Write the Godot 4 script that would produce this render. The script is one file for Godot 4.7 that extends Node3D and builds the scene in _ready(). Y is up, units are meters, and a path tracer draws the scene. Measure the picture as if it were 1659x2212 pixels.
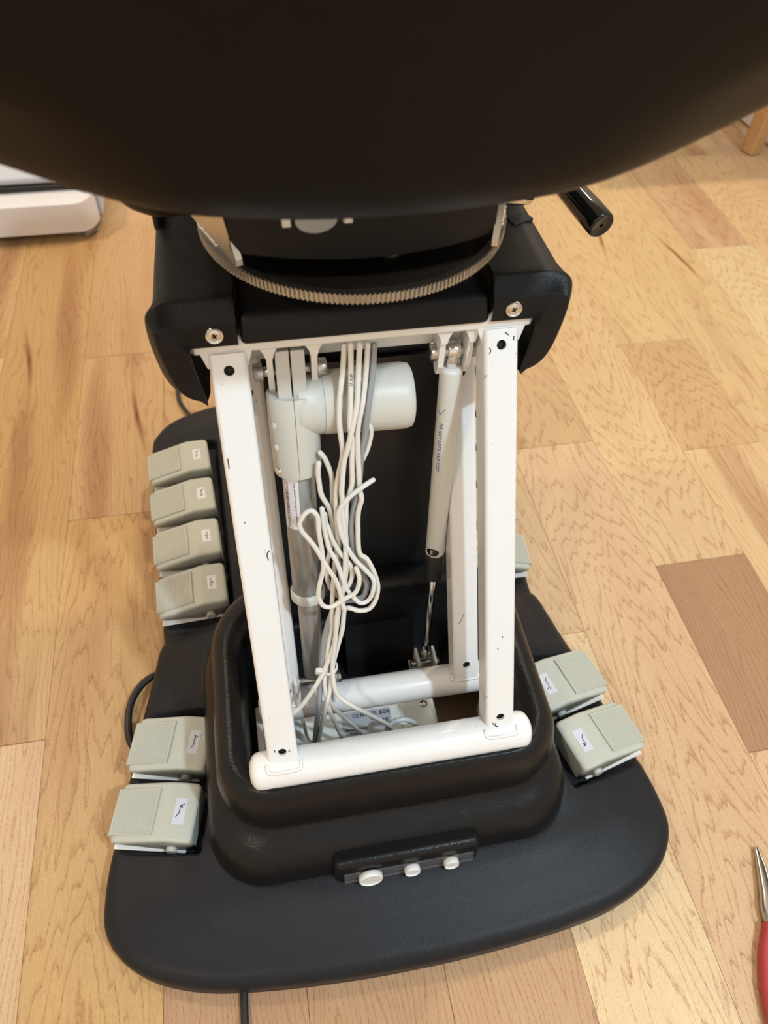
extends Node3D
# A treatment chair seen from behind and above, its lift frame uncovered, on a plank floor.
# World frame: y up, metres; x = 0 is the chair's middle, planks run along z, the camera stands at z = 0.

const FLOOR_X0 := -0.355      # a plank seam
const PLANK := 0.127

var M := {}                   # materials

# ---------------------------------------------------------------- mesh builder
class MB:
	var p := PackedVector3Array()
	var n := PackedVector3Array()
	var uv := PackedVector2Array()
	var has_uv := false

	func tri(a: Vector3, b: Vector3, c: Vector3, na: Vector3, nb: Vector3, nc: Vector3) -> void:
		var g := (b - a).cross(c - a)
		if g.length_squared() < 1e-18:
			return
		if g.dot(na + nb + nc) > 0.0:      # front faces run clockwise
			p.append(a); p.append(c); p.append(b)
			n.append(na); n.append(nc); n.append(nb)
		else:
			p.append(a); p.append(b); p.append(c)
			n.append(na); n.append(nb); n.append(nc)

	func flat(a: Vector3, b: Vector3, c: Vector3, out: Vector3) -> void:
		var g := (b - a).cross(c - a).normalized()
		if g.dot(out) < 0.0:
			g = -g
		tri(a, b, c, g, g, g)

	func quad(a: Vector3, b: Vector3, c: Vector3, d: Vector3, out: Vector3) -> void:
		flat(a, b, c, out); flat(a, c, d, out)

	# rounded box: centre, full size, edge radius, orientation
	func rbox(at: Vector3, size: Vector3, r: float, basis := Basis(), seg := 2) -> void:
		r = minf(r, minf(size.x, minf(size.y, size.z)) * 0.5 - 1e-5)
		var h := size * 0.5 - Vector3(r, r, r)
		var cols := []
		for q in 4:
			for k in seg + 1:
				cols.append([(q + float(k) / seg) * PI / 2, [1, -1, -1, 1][q], [1, 1, -1, -1][q]])
		var rows := []
		for e in 2:
			for k in seg + 1:
				rows.append([-PI / 2 + (e + float(k) / seg) * PI / 2, -1 if e == 0 else 1])
		var pts := []
		var nrm := []
		for rw in rows:
			var pr := PackedVector3Array()
			var nr := PackedVector3Array()
			for c in cols:
				var d := Vector3(cos(rw[0]) * cos(c[0]), sin(rw[0]), cos(rw[0]) * sin(c[0]))
				pr.append(at + basis * (Vector3(h.x * c[1], h.y * rw[1], h.z * c[2]) + d * r))
				nr.append(basis * d)
			pts.append(pr); nrm.append(nr)
		var m := cols.size()
		for i in rows.size() - 1:
			for j in m:
				var k := (j + 1) % m
				tri(pts[i][j], pts[i][k], pts[i + 1][k], nrm[i][j], nrm[i][k], nrm[i + 1][k])
				tri(pts[i][j], pts[i + 1][k], pts[i + 1][j], nrm[i][j], nrm[i + 1][k], nrm[i + 1][j])
		for e in [0, rows.size() - 1]:
			var q := []
			for k in 4:
				q.append(pts[e][k * (seg + 1)])
			quad(q[0], q[1], q[2], q[3], basis.y * (-1.0 if e == 0 else 1.0))

	# revolve a profile of (radius, height) about the basis' y axis; sharp corners are kept where crease is set
	func lathe(at: Vector3, prof: Array, sides := 24, basis := Basis(), from := 0.0, to := TAU) -> void:
		for i in prof.size() - 1:
			var a: Vector2 = prof[i]
			var b: Vector2 = prof[i + 1]
			var t := (b - a)
			if t.length() < 1e-7:
				continue
			var nn := Vector2(t.y, -t.x).normalized()
			var na := nn
			var nb := nn
			if i > 0:
				var t0: Vector2 = a - prof[i - 1]
				var n0 := Vector2(t0.y, -t0.x).normalized()
				if n0.dot(nn) > 0.6:
					na = (n0 + nn).normalized()
			if i < prof.size() - 2:
				var t1: Vector2 = prof[i + 2] - b
				var n1 := Vector2(t1.y, -t1.x).normalized()
				if n1.dot(nn) > 0.6:
					nb = (n1 + nn).normalized()
			for j in sides:
				var f0 := from + (to - from) * j / sides
				var f1 := from + (to - from) * (j + 1) / sides
				var c0 := Vector3(cos(f0), 0, sin(f0))
				var c1 := Vector3(cos(f1), 0, sin(f1))
				var p00 := at + basis * (c0 * a.x + Vector3(0, a.y, 0))
				var p01 := at + basis * (c1 * a.x + Vector3(0, a.y, 0))
				var p10 := at + basis * (c0 * b.x + Vector3(0, b.y, 0))
				var p11 := at + basis * (c1 * b.x + Vector3(0, b.y, 0))
				var n00 := basis * (c0 * na.x + Vector3(0, na.y, 0))
				var n01 := basis * (c1 * na.x + Vector3(0, na.y, 0))
				var n10 := basis * (c0 * nb.x + Vector3(0, nb.y, 0))
				var n11 := basis * (c1 * nb.x + Vector3(0, nb.y, 0))
				tri(p00, p01, p11, n00, n01, n11)
				tri(p00, p11, p10, n00, n11, n10)

	# a solid cylinder between two points, with a small bevel
	func rod(a: Vector3, b: Vector3, r: float, sides := 24, bev := 0.0008) -> void:
		var l := a.distance_to(b)
		lathe(a, [Vector2(0, 0), Vector2(r - bev, 0), Vector2(r, bev), Vector2(r, l - bev), Vector2(r - bev, l), Vector2(0, l)], sides, MB.along(b - a))

	static func along(d: Vector3) -> Basis:
		var y := d.normalized()
		var s := Vector3.RIGHT if absf(y.x) < 0.8 else Vector3.BACK
		var z := s.cross(y).normalized()
		return Basis(y.cross(z), y, z)

	# sweep a circle along a smooth path through the points
	func tube(pts: Array, r: float, sides := 12, step := 0.003, round_ends := true) -> void:
		var path := MB.smooth(pts, step)
		var m := path.size()
		var tang := []
		for i in m:
			tang.append((path[mini(i + 1, m - 1)] - path[maxi(i - 1, 0)]).normalized())
		var side: Vector3 = MB.along(tang[0]).x
		var rings := []
		var norms := []
		var rr := []
		var centres := []
		if round_ends:
			for k in 3:
				var a := PI / 2 * (1.0 - k / 3.0)
				centres.append(path[0] - tang[0] * r * sin(a)); rr.append([r * cos(a), tang[0], -sin(a)])
		for i in m:
			centres.append(path[i]); rr.append([r, tang[i], 0.0])
		if round_ends:
			for k in range(1, 4):
				var a := PI / 2 * k / 3.0
				centres.append(path[m - 1] + tang[m - 1] * r * sin(a)); rr.append([r * cos(a), tang[m - 1], sin(a)])
		for i in centres.size():
			var t: Vector3 = rr[i][1]
			side = (side - t * side.dot(t)).normalized()
			var up := t.cross(side)
			var ring := PackedVector3Array()
			var nr := PackedVector3Array()
			for j in sides:
				var f := TAU * j / sides
				var d := side * cos(f) + up * sin(f)
				ring.append(centres[i] + d * rr[i][0])
				nr.append((d * sqrt(maxf(0.0, 1.0 - rr[i][2] * rr[i][2])) + t * rr[i][2]).normalized())
			rings.append(ring); norms.append(nr)
		for i in rings.size() - 1:
			for j in sides:
				var k := (j + 1) % sides
				tri(rings[i][j], rings[i][k], rings[i + 1][k], norms[i][j], norms[i][k], norms[i + 1][k])
				tri(rings[i][j], rings[i + 1][k], rings[i + 1][j], norms[i][j], norms[i + 1][k], norms[i + 1][j])

	static func smooth(pts: Array, step: float) -> Array:
		if pts.size() < 3:
			return pts
		var out := []
		for i in pts.size() - 1:
			var a: Vector3 = pts[maxi(i - 1, 0)]
			var b: Vector3 = pts[i]
			var c: Vector3 = pts[i + 1]
			var d: Vector3 = pts[mini(i + 2, pts.size() - 1)]
			var m := maxi(1, ceili(b.distance_to(c) / step))
			for k in m:
				out.append(b.cubic_interpolate(c, a, d, float(k) / m))
		out.append(pts[pts.size() - 1])
		return out

	# a smooth sheet through rows of points; wrap joins the last column to the first
	func sheet(rows: Array, wrap := false, outward := Vector3.ZERO) -> void:
		var h := rows.size()
		var w: int = rows[0].size()
		var nrm := []
		var s := 1.0
		for i in h:
			var nr := PackedVector3Array()
			for j in w:
				var l: Vector3
				var r: Vector3
				if wrap:
					l = rows[i][(j + w - 1) % w]; r = rows[i][(j + 1) % w]
				else:
					l = rows[i][maxi(j - 1, 0)]; r = rows[i][mini(j + 1, w - 1)]
				var u: Vector3 = rows[maxi(i - 1, 0)][j]
				var d: Vector3 = rows[mini(i + 1, h - 1)][j]
				nr.append((r - l).cross(d - u).normalized())
			nrm.append(nr)
		if outward != Vector3.ZERO:
			var sum := Vector3.ZERO
			for nr in nrm:
				for v in nr:
					sum += v
			s = 1.0 if sum.dot(outward) > 0.0 else -1.0
		else:
			var mid := Vector3.ZERO
			for row in rows:
				for v in row:
					mid += v
			mid /= h * w
			var vol := 0.0
			for i in h:
				for j in w:
					vol += nrm[i][j].dot(rows[i][j] - mid)
			s = 1.0 if vol > 0.0 else -1.0
		for i in h - 1:
			for j in (w if wrap else w - 1):
				var k := (j + 1) % w
				tri(rows[i][j], rows[i][k], rows[i + 1][k], nrm[i][j] * s, nrm[i][k] * s, nrm[i + 1][k] * s)
				tri(rows[i][j], rows[i + 1][k], rows[i + 1][j], nrm[i][j] * s, nrm[i + 1][k] * s, nrm[i + 1][j] * s)

	# extrude a flat outline (2D points in the basis' xy plane) along its z by depth
	func prism(at: Vector3, poly: Array, depth: float, basis := Basis()) -> void:
		var pk := PackedVector2Array(poly)
		var idx := Geometry2D.triangulate_polygon(pk)
		var f := []
		var b := []
		for q in poly:
			f.append(at + basis * Vector3(q.x, q.y, depth / 2)); b.append(at + basis * Vector3(q.x, q.y, -depth / 2))
		for k in range(0, idx.size(), 3):
			flat(f[idx[k]], f[idx[k + 1]], f[idx[k + 2]], basis.z)
			flat(b[idx[k]], b[idx[k + 1]], b[idx[k + 2]], -basis.z)
		var ccw := not Geometry2D.is_polygon_clockwise(pk)
		for i in poly.size():
			var j := (i + 1) % poly.size()
			var e: Vector2 = poly[j] - poly[i]
			var o := Vector2(e.y, -e.x) * (1.0 if ccw else -1.0)
			quad(f[i], f[j], b[j], b[i], basis * Vector3(o.x, o.y, 0))

	func mesh(m: Material) -> ArrayMesh:
		var a := []
		a.resize(Mesh.ARRAY_MAX)
		a[Mesh.ARRAY_VERTEX] = p
		a[Mesh.ARRAY_NORMAL] = n
		if has_uv:
			a[Mesh.ARRAY_TEX_UV] = uv
		var am := ArrayMesh.new()
		am.add_surface_from_arrays(Mesh.PRIMITIVE_TRIANGLES, a)
		am.surface_set_material(0, m)
		return am

# ---------------------------------------------------------------- scene helpers
func put(called: String, mb: MB, m: Material, parent: Node = self) -> MeshInstance3D:
	var o := MeshInstance3D.new()
	o.name = called
	o.mesh = mb.mesh(m)
	parent.add_child(o, true)
	return o

func tag(o: Node, label: String, category: String, group := "") -> Node:
	o.set_meta("label", label)
	o.set_meta("category", category)
	if group:
		o.set_meta("group", group)
	return o

func structure(o: Node, label := "") -> Node:
	o.set_meta("kind", "structure")
	if label:
		o.set_meta("label", label)
	return o

func base_node(called: String, at := Vector3.ZERO) -> Node3D:
	var o := Node3D.new()
	o.name = called
	o.position = at
	add_child(o, true)
	return o

func lin(r: float, g: float, b: float) -> Color:
	return Color(r, g, b).linear_to_srgb()

func mat(called: String, c: Color, rough: float, metal := 0.0) -> StandardMaterial3D:
	var m := StandardMaterial3D.new()
	m.resource_name = called
	m.albedo_color = c
	m.roughness = rough
	m.metallic = metal
	M[called] = m
	return m

func grain_texture(freq: float, strength: float, kind := FastNoiseLite.TYPE_CELLULAR) -> NoiseTexture2D:
	var f := FastNoiseLite.new()
	f.seed = 11
	f.noise_type = kind
	f.frequency = freq
	f.fractal_octaves = 2
	var t := NoiseTexture2D.new()
	t.width = 512
	t.height = 512
	t.seamless = true
	t.noise = f
	t.as_normal_map = true
	t.bump_strength = strength
	return t

# white powder coat with small chips and black hairline scratches
func enamel_texture() -> ImageTexture:
	var im := Image.create(1024, 1024, false, Image.FORMAT_RGB8)
	im.fill(Color(0.925, 0.925, 0.925))
	var rng := RandomNumberGenerator.new()
	rng.seed = 5
	for k in 60:
		var x := rng.randi_range(4, 1015)
		var y := rng.randi_range(4, 1015)
		var s := rng.randi_range(1, 3)
		im.fill_rect(Rect2i(x, y, s, rng.randi_range(1, 4)), Color(0.16, 0.15, 0.15))
	for k in 4:
		var x := rng.randf_range(60, 960)
		var y := rng.randf_range(60, 960)
		var a := rng.randf_range(0, TAU)
		for i in rng.randi_range(14, 36):
			im.fill_rect(Rect2i(int(x), int(y), 3, 3), Color(0.12, 0.11, 0.11))
			a += rng.randf_range(-0.12, 0.2)
			x += cos(a) * 1.6
			y += sin(a) * 1.6
	return ImageTexture.create_from_image(im)

func materials() -> void:
	var leather := grain_texture(0.055, 3.0)
	var abs_black := mat("black_abs", lin(0.009, 0.009, 0.0095), 0.42)
	for m in [abs_black, mat("black_deck", lin(0.0135, 0.0145, 0.0175), 0.44), mat("black_bellows", lin(0.008, 0.008, 0.0085), 0.28)]:
		m.normal_enabled = true
		m.normal_texture = leather
		m.normal_scale = 0.8
		m.uv1_triplanar = true
		m.uv1_scale = Vector3(28, 28, 28)
	for m in [M.black_abs, M.black_deck, M.black_bellows, mat("black_vinyl", lin(0.0085, 0.0066, 0.0052), 0.46)]:
		m.metallic_specular = 0.36 if m == M.get("black_bellows") else 0.32 if m != M.get("black_vinyl") else 0.22
	mat("black_panel", lin(0.009, 0.009, 0.010), 0.35)
	mat("black_gloss", lin(0.006, 0.006, 0.006), 0.12)
	mat("black_rubber", lin(0.012, 0.012, 0.013), 0.45)
	mat("dark_hole", lin(0.004, 0.004, 0.004), 0.7)
	var en := mat("white_enamel", Color(1, 1, 1), 0.28)
	en.albedo_texture = enamel_texture()
	en.uv1_triplanar = true
	en.uv1_scale = Vector3(4, 4, 4)
	en.clearcoat_enabled = true
	en.clearcoat = 0.4
	en.clearcoat_roughness = 0.12
	mat("plain_enamel", lin(0.80, 0.79, 0.77), 0.3)
	mat("pedal_plastic", lin(0.49, 0.51, 0.455), 0.5)
	mat("pedal_pad", lin(0.49, 0.505, 0.445), 0.6)
	mat("motor_plastic", lin(0.60, 0.60, 0.555), 0.42)
	mat("motor_clevis", lin(0.58, 0.575, 0.54), 0.45)
	mat("grey_tube", lin(0.32, 0.315, 0.30), 0.3, 0.35)
	mat("spring_paint", lin(0.70, 0.70, 0.66), 0.28)
	mat("cable_white", lin(0.76, 0.73, 0.67), 0.32)
	mat("cable_cool", lin(0.74, 0.74, 0.72), 0.3)
	mat("cable_grey", lin(0.30, 0.31, 0.32), 0.35)
	mat("chrome", lin(0.78, 0.77, 0.75), 0.12, 1.0)
	mat("steel", lin(0.55, 0.54, 0.52), 0.28, 1.0)
	mat("zinc", lin(0.62, 0.60, 0.54), 0.3, 1.0)
	mat("gear_steel", lin(0.47, 0.47, 0.47), 0.34, 1.0)
	mat("disc_steel", lin(0.42, 0.40, 0.38), 0.22, 1.0)
	mat("dark_steel", lin(0.10, 0.10, 0.10), 0.35, 1.0)
	mat("sticker", lin(0.60, 0.64, 0.74), 0.35)
	mat("sticker_white", lin(0.74, 0.75, 0.78), 0.35)
	mat("ink", lin(0.02, 0.02, 0.024), 0.6)
	mat("blue_ink", lin(0.03, 0.10, 0.34), 0.6)
	mat("box_white", lin(0.70, 0.76, 0.74), 0.4)
	mat("label_grey", lin(0.40, 0.43, 0.48), 0.4)
	mat("tie_nylon", lin(0.72, 0.70, 0.65), 0.3)
	mat("button_white", lin(0.78, 0.78, 0.77), 0.35)
	mat("wall_paint", lin(0.78, 0.765, 0.74), 0.85)
	mat("ceiling_paint", lin(0.82, 0.81, 0.79), 0.9)
	mat("appliance_white", lin(0.72, 0.70, 0.70), 0.4)
	mat("appliance_grey", lin(0.50, 0.54, 0.60), 0.45)
	mat("seal_black", lin(0.012, 0.012, 0.013), 0.6)
	mat("plier_grip", lin(0.42, 0.045, 0.05), 0.45)
	mat("seam_dark", lin(0.10, 0.055, 0.03), 0.8)
	var cl := mat("clear_plate", Color(0.75, 0.76, 0.78, 0.10), 0.08)
	cl.transparency = BaseMaterial3D.TRANSPARENCY_ALPHA
	var cr := mat("clear_rubber", Color(0.97, 0.97, 0.97, 0.05), 0.08)
	cr.refraction_enabled = true
	cr.refraction_scale = 0.05
	for k in 5:
		var w := mat("wood_%d" % k, Color(1, 1, 1), 0.42)
		w.albedo_texture = wood_texture(k)
		w.vertex_color_use_as_albedo = true
	var tw := mat("table_wood", lin(0.62, 0.36, 0.15), 0.5)
	tw.albedo_texture = M["wood_1"].albedo_texture
	tw.uv1_triplanar = true
	tw.uv1_scale = Vector3(3, 3, 3)

# ---------------------------------------------------------------- wood grain: growth rings of a flat-sawn board, pores, heartwood
func noise_bytes(s: int, w: int, h: int, fx: float, kind := FastNoiseLite.TYPE_SIMPLEX_SMOOTH, octaves := 2) -> PackedByteArray:
	var f := FastNoiseLite.new()
	f.seed = s
	f.noise_type = kind
	f.frequency = fx
	f.fractal_octaves = octaves
	var im := f.get_image(w, h, false, false, false)
	im.resize(TEX_W, TEX_H, Image.INTERPOLATE_CUBIC)
	im.convert(Image.FORMAT_L8)
	return im.get_data()

const TEX_W := 2048
const TEX_H := 256

func wood_texture(k: int) -> ImageTexture:
	# ring pitch, half depth of the cut, taper along the board, centre line, jag, heartwood strength, line contrast
	var par = [
		[0.0085, 0.050, 0.17, 0.05, 0.0042, 0.12, 0.95],
		[0.0050, 0.004, 0.012, 0.62, 0.0016, 0.30, 0.80],
		[0.0095, 0.055, 0.13, -0.12, 0.0042, 0.60, 0.85],
		[0.0070, 0.015, 0.025, -0.55, 0.0030, 0.90, 0.75],
		[0.0090, 0.070, 0.09, 0.22, 0.0046, 0.30, 0.75]][k]
	var big := noise_bytes(100 + k, 48, 24, 0.06)
	var jag := noise_bytes(200 + k, 40, 64, 0.17)
	var fib := noise_bytes(300 + k, 128, 256, 0.30)
	var por := noise_bytes(400 + k, 512, 256, 0.42)
	var blo := noise_bytes(500 + k, 24, 28, 0.055)
	var out := PackedByteArray()
	out.resize(TEX_W * TEX_H * 3)
	var at := 0
	var o := 0
	var streak := k == 3 or k == 4
	for y in TEX_H:
		var v: float = (float(y) / TEX_H - 0.5) * PLANK - par[3] * PLANK * 0.5
		var r0 := sqrt(par[1] * par[1] + v * v)
		for x in TEX_W:
			var u := float(x) / TEX_W * 1.1
			var r: float = r0 - par[2] * u + (big[at] - 128) * 0.00013 + (jag[at] - 128) * par[4] * 0.011
			var t: float = r / par[0]
			t -= floorf(t)
			var line := 0.0
			if t < 0.06:
				line = t / 0.06
			elif t < 0.34:
				line = pow(1.0 - (t - 0.06) / 0.28, 1.5)
			var f := (fib[at] - 128) / 128.0
			var pr := (por[at] - 128) / 128.0
			var pore := clampf((pr - 0.12) * 3.2, 0.0, 1.0)
			var dark: float = par[6] * (line * (0.45 + 0.55 * pore) * 0.75 + pore * 0.17) + f * 0.10
			if streak:
				var sd := pow((u - 0.42) / 0.06, 2.0) + pow((v + 0.02 * sin(u * 9.0)) / 0.0032, 2.0)
				if sd < 4.0:
					dark += exp(-sd) * 1.1
			var hw: float = clampf((blo[at] - 118) / 60.0, 0.0, 1.0) * par[5]
			var lr := 0.95 - 0.30 * dark - 0.13 * hw
			var lg := 0.95 - 0.42 * dark - 0.20 * hw
			var lb := 0.95 - 0.52 * dark - 0.22 * hw
			out[o] = int(clampf(lr, 0, 1) * 255); out[o + 1] = int(clampf(lg, 0, 1) * 255); out[o + 2] = int(clampf(lb, 0, 1) * 255)
			o += 3
			at += 1
	return ImageTexture.create_from_image(Image.create_from_data(TEX_W, TEX_H, false, Image.FORMAT_RGB8, out))

# ---------------------------------------------------------------- the room
func plank_mesh(x0: float, x1: float, z0: float, z1: float, tint: Color, wood: int, rng: RandomNumberGenerator) -> ArrayMesh:
	var g := 0.00012
	var b := 0.0008
	var p := PackedVector3Array()
	var n := PackedVector3Array()
	var uv := PackedVector2Array()
	var col := PackedColorArray()
	var fu := -1.0 if rng.randf() < 0.5 else 1.0
	var span := (z1 - z0) / 1.1
	var du := rng.randf_range(0.004, maxf(0.006, 0.996 - span)) + (span if fu < 0.0 else 0.0)
	var fv := rng.randf() < 0.5
	var outer := [Vector2(x0 + g, z0 + g), Vector2(x1 - g, z0 + g), Vector2(x1 - g, z1 - g), Vector2(x0 + g, z1 - g)]
	var bl := 0.0003
	var inner := [Vector2(x0 + g + bl, z0 + g + b), Vector2(x1 - g - bl, z0 + g + b), Vector2(x1 - g - bl, z1 - g - b), Vector2(x0 + g + bl, z1 - g - b)]
	var rings := [[outer, -0.004], [outer, -0.0006], [inner, 0.0]]
	var dirs := [Vector3(0, 0, -1), Vector3(1, 0, 0), Vector3(0, 0, 1), Vector3(-1, 0, 0)]
	var quads := []
	for i in 2:
		for j in 4:
			var k := (j + 1) % 4
			var nn: Vector3 = dirs[j] if i == 0 else (dirs[j] + Vector3.UP * 0.9).normalized()
			quads.append([rings[i][0][j], rings[i][1], rings[i][0][k], rings[i][1], rings[i + 1][0][k], rings[i + 1][1], rings[i + 1][0][j], rings[i + 1][1], nn])
	quads.append([inner[0], 0.0, inner[1], 0.0, inner[2], 0.0, inner[3], 0.0, Vector3.UP])
	for q in quads:
		var c := []
		for i in 4:
			c.append(Vector3(q[i * 2].x, q[i * 2 + 1], q[i * 2].y))
		var order := [0, 1, 2, 0, 2, 3]
		if (c[1] - c[0]).cross(c[2] - c[0]).dot(q[8]) > 0.0:
			order = [0, 2, 1, 0, 3, 2]
		for i in order:
			p.append(c[i]); n.append(q[8]); col.append(tint)
			var v: float = (c[i].x - x0) / PLANK
			uv.append(Vector2(du + fu * (c[i].z - z0) / 1.1, 0.02 + 0.96 * ((1.0 - v) if fv else v)))
	var a := []
	a.resize(Mesh.ARRAY_MAX)
	a[Mesh.ARRAY_VERTEX] = p; a[Mesh.ARRAY_NORMAL] = n; a[Mesh.ARRAY_TEX_UV] = uv; a[Mesh.ARRAY_COLOR] = col
	var m := ArrayMesh.new()
	m.add_surface_from_arrays(Mesh.PRIMITIVE_TRIANGLES, a)
	m.surface_set_material(0, M["wood_%d" % wood])
	return m

const ROOM_X0 := -2.40
const ROOM_X1 := 1.160
const ROOM_Z0 := -2.90
const ROOM_Z1 := 2.20
const ROOM_H := 2.45

func build_floor() -> void:
	var slab := MB.new()
	slab.rbox(Vector3((ROOM_X0 + ROOM_X1) / 2, -0.052, (ROOM_Z0 + ROOM_Z1) / 2), Vector3(ROOM_X1 - ROOM_X0 + 0.3, 0.1, ROOM_Z1 - ROOM_Z0 + 0.3), 0.001, Basis(), 1)
	var fl := put("floor", slab, M.seam_dark)
	structure(fl, "pale hickory plank floor with mixed honey and brown boards")
	var rng := RandomNumberGenerator.new()
	rng.seed = 77
	# butt joints that the photograph shows, per row of planks, from far to near
	var joints := {-2: [-1.10, -0.20], -1: [-1.47, -0.416], 0: [-2.05, -1.078, -0.730, 0.25], 1: [-1.3, -0.6, 0.3], 2: [-1.2, -0.5, 0.4], 3: [-1.5, -0.72, 0.22],
		4: [-1.35, -0.45, 0.35], 5: [-1.70, -0.767, 0.20], 6: [-1.58, -0.530, -0.271, 0.6], 7: [-1.95, -0.981, -0.726, 0.25], 8: [-1.551, -0.62, 0.30], 9: [-1.248, -0.3], 10: [-1.62, -0.75]}
	var pale := Color(0.74, 0.525, 0.280)
	var cream := Color(0.77, 0.58, 0.335)
	var blush := Color(0.72, 0.485, 0.280)
	var tan := Color(0.62, 0.405, 0.205)
	var honey := Color(0.60, 0.375, 0.165)
	var brown := Color(0.53, 0.325, 0.18)
	var umber := Color(0.45, 0.26, 0.145)
	# [tint, wood] for the pieces of a row, counted from the far end of its list of joints
	var known := {-1: [[honey, 1], [honey, 3], [blush, 1]], 0: [[pale, 1], [tan, 1], [tan, 3], [honey, 2]], 1: [[pale, 0], [tan, 2], [brown, 1]], 2: [[pale, 1], [brown, 0], [brown, 1]],
		3: [[pale, 4], [tan, 2], [brown, 1]], 4: [[pale, 1], [blush, 0], [cream, 0]], 5: [[blush, 1], [tan, 2], [blush, 0]], 6: [[pale, 4], [pale, 0], [umber, 1], [blush, 0]],
		7: [[blush, 0], [pale, 4], [tan, 0], [pale, 3]], 8: [[pale, 3], [pale, 4], [cream, 1]], 9: [[blush, 2], [cream, 0], [pale, 4]], 10: [[pale, 3], [pale, 0], [blush, 0]]}
	var any := [pale, cream, blush, tan, honey, brown]
	for row in range(-17, 12):
		var x0 := FLOOR_X0 + PLANK * row
		var x1 := x0 + PLANK
		if x0 > ROOM_X1:
			continue
		var cuts: Array = joints[row].duplicate() if joints.has(row) else [rng.randf_range(-1.4, -0.4)]
		var kn: Array = known.get(row, [])
		var lead := 0
		while cuts[0] > ROOM_Z0 - 0.02:
			cuts.push_front(cuts[0] - rng.randf_range(0.55, 1.06)); lead += 1
		while cuts[cuts.size() - 1] < ROOM_Z1 + 0.02:
			cuts.append(cuts[cuts.size() - 1] + rng.randf_range(0.55, 1.06))
		for i in cuts.size() - 1:
			var z0 := maxf(cuts[i], ROOM_Z0 - 0.03)
			var z1 := minf(cuts[i + 1], ROOM_Z1 + 0.03)
			var pick: Array = [any[rng.randi() % any.size()], rng.randi() % 5]
			var at := i - lead + 1
			if at >= 0 and at < kn.size():
				pick = kn[at]
			var t: Color = pick[0]
			var w := rng.randf_range(0.95, 1.05)
			var o := MeshInstance3D.new()
			o.name = "plank"
			o.mesh = plank_mesh(maxf(x0, ROOM_X0 - 0.03), minf(x1, ROOM_X1 + 0.03), z0, z1, Color(t.r * w, t.g * w * rng.randf_range(0.98, 1.02), t.b * w), pick[1], rng)
			fl.add_child(o, true)

func wall(called: String, a: Vector3, b: Vector3, label: String) -> void:
	var mb := MB.new()
	mb.rbox((a + b) / 2, (b - a).abs(), 0.002, Basis(), 1)
	structure(put(called, mb, M.ceiling_paint if called == "ceiling" else M.wall_paint), label)

func build_room() -> void:
	var t := 0.12
	wall("wall_left", Vector3(ROOM_X0 - t, -0.05, ROOM_Z0 - t), Vector3(ROOM_X0, ROOM_H, ROOM_Z1 + t), "plain white painted wall on the left of the room")
	wall("wall_right", Vector3(ROOM_X1 + 0.012, -0.05, ROOM_Z0 - t), Vector3(ROOM_X1 + t, ROOM_H, ROOM_Z1 + t), "white painted wall behind the small wooden table")
	wall("wall_back", Vector3(ROOM_X0, -0.05, ROOM_Z0 - t), Vector3(ROOM_X1 + 0.012, ROOM_H, ROOM_Z0), "white painted wall beyond the low white unit")
	wall("wall_front", Vector3(ROOM_X0, -0.05, ROOM_Z1), Vector3(ROOM_X1 + 0.012, ROOM_H, ROOM_Z1 + t), "white painted wall behind the viewer")
	wall("ceiling", Vector3(ROOM_X0 - t, ROOM_H, ROOM_Z0 - t), Vector3(ROOM_X1 + t, ROOM_H + t, ROOM_Z1 + t), "flat white ceiling with round downlights")
	for e in [["baseboard_right", Vector3(ROOM_X1, 0.004, ROOM_Z0 + 0.02), Vector3(ROOM_X1 + 0.014, 0.10, ROOM_Z1)], ["baseboard_back", Vector3(ROOM_X0, 0.004, ROOM_Z0 - 0.002), Vector3(ROOM_X1, 0.10, ROOM_Z0 + 0.014)], ["baseboard_left", Vector3(ROOM_X0 - 0.002, 0.004, ROOM_Z0 + 0.02), Vector3(ROOM_X0 + 0.014, 0.10, ROOM_Z1)]]:
		var mb := MB.new()
		mb.rbox((e[1] + e[2]) / 2, (e[2] - e[1]).abs(), 0.003, Basis(), 2)
		structure(put(e[0], mb, M.plain_enamel), "white baseboard with a thin dark gap above the planks")

func downlight(at: Vector2, energy: float, colour: Color, size: float, label: String) -> void:
	var root := base_node("ceiling_downlight", Vector3(at.x, ROOM_H, at.y))
	tag(root, label, "ceiling light", "round ceiling downlights")
	var ring := MB.new()
	ring.lathe(Vector3.ZERO, [Vector2(size * 0.56, -0.001), Vector2(size * 0.58, -0.006), Vector2(size * 0.72, -0.005), Vector2(size * 0.75, -0.0005)], 40)
	put("trim_ring", ring, M.plain_enamel, root)
	var disc := MB.new()
	disc.lathe(Vector3.ZERO, [Vector2(0, -0.003), Vector2(size * 0.56, -0.003), Vector2(size * 0.56, -0.001)], 40)
	var glow := StandardMaterial3D.new()
	glow.albedo_color = Color(0.9, 0.9, 0.9)
	glow.emission_enabled = true
	glow.emission = colour
	glow.emission_energy_multiplier = 6.0
	put("lamp_lens", disc, glow, root)
	var l := AreaLight3D.new()
	l.name = "lamp_light"
	l.light_color = colour
	l.light_energy = energy
	l.area_size = Vector2(size, size)
	l.area_range = 8.0
	l.area_attenuation = 2.0
	l.shadow_enabled = true
	l.position = Vector3(0, -0.008, 0)
	l.rotation_degrees = Vector3(-90, 0, 0)
	root.add_child(l)

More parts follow.
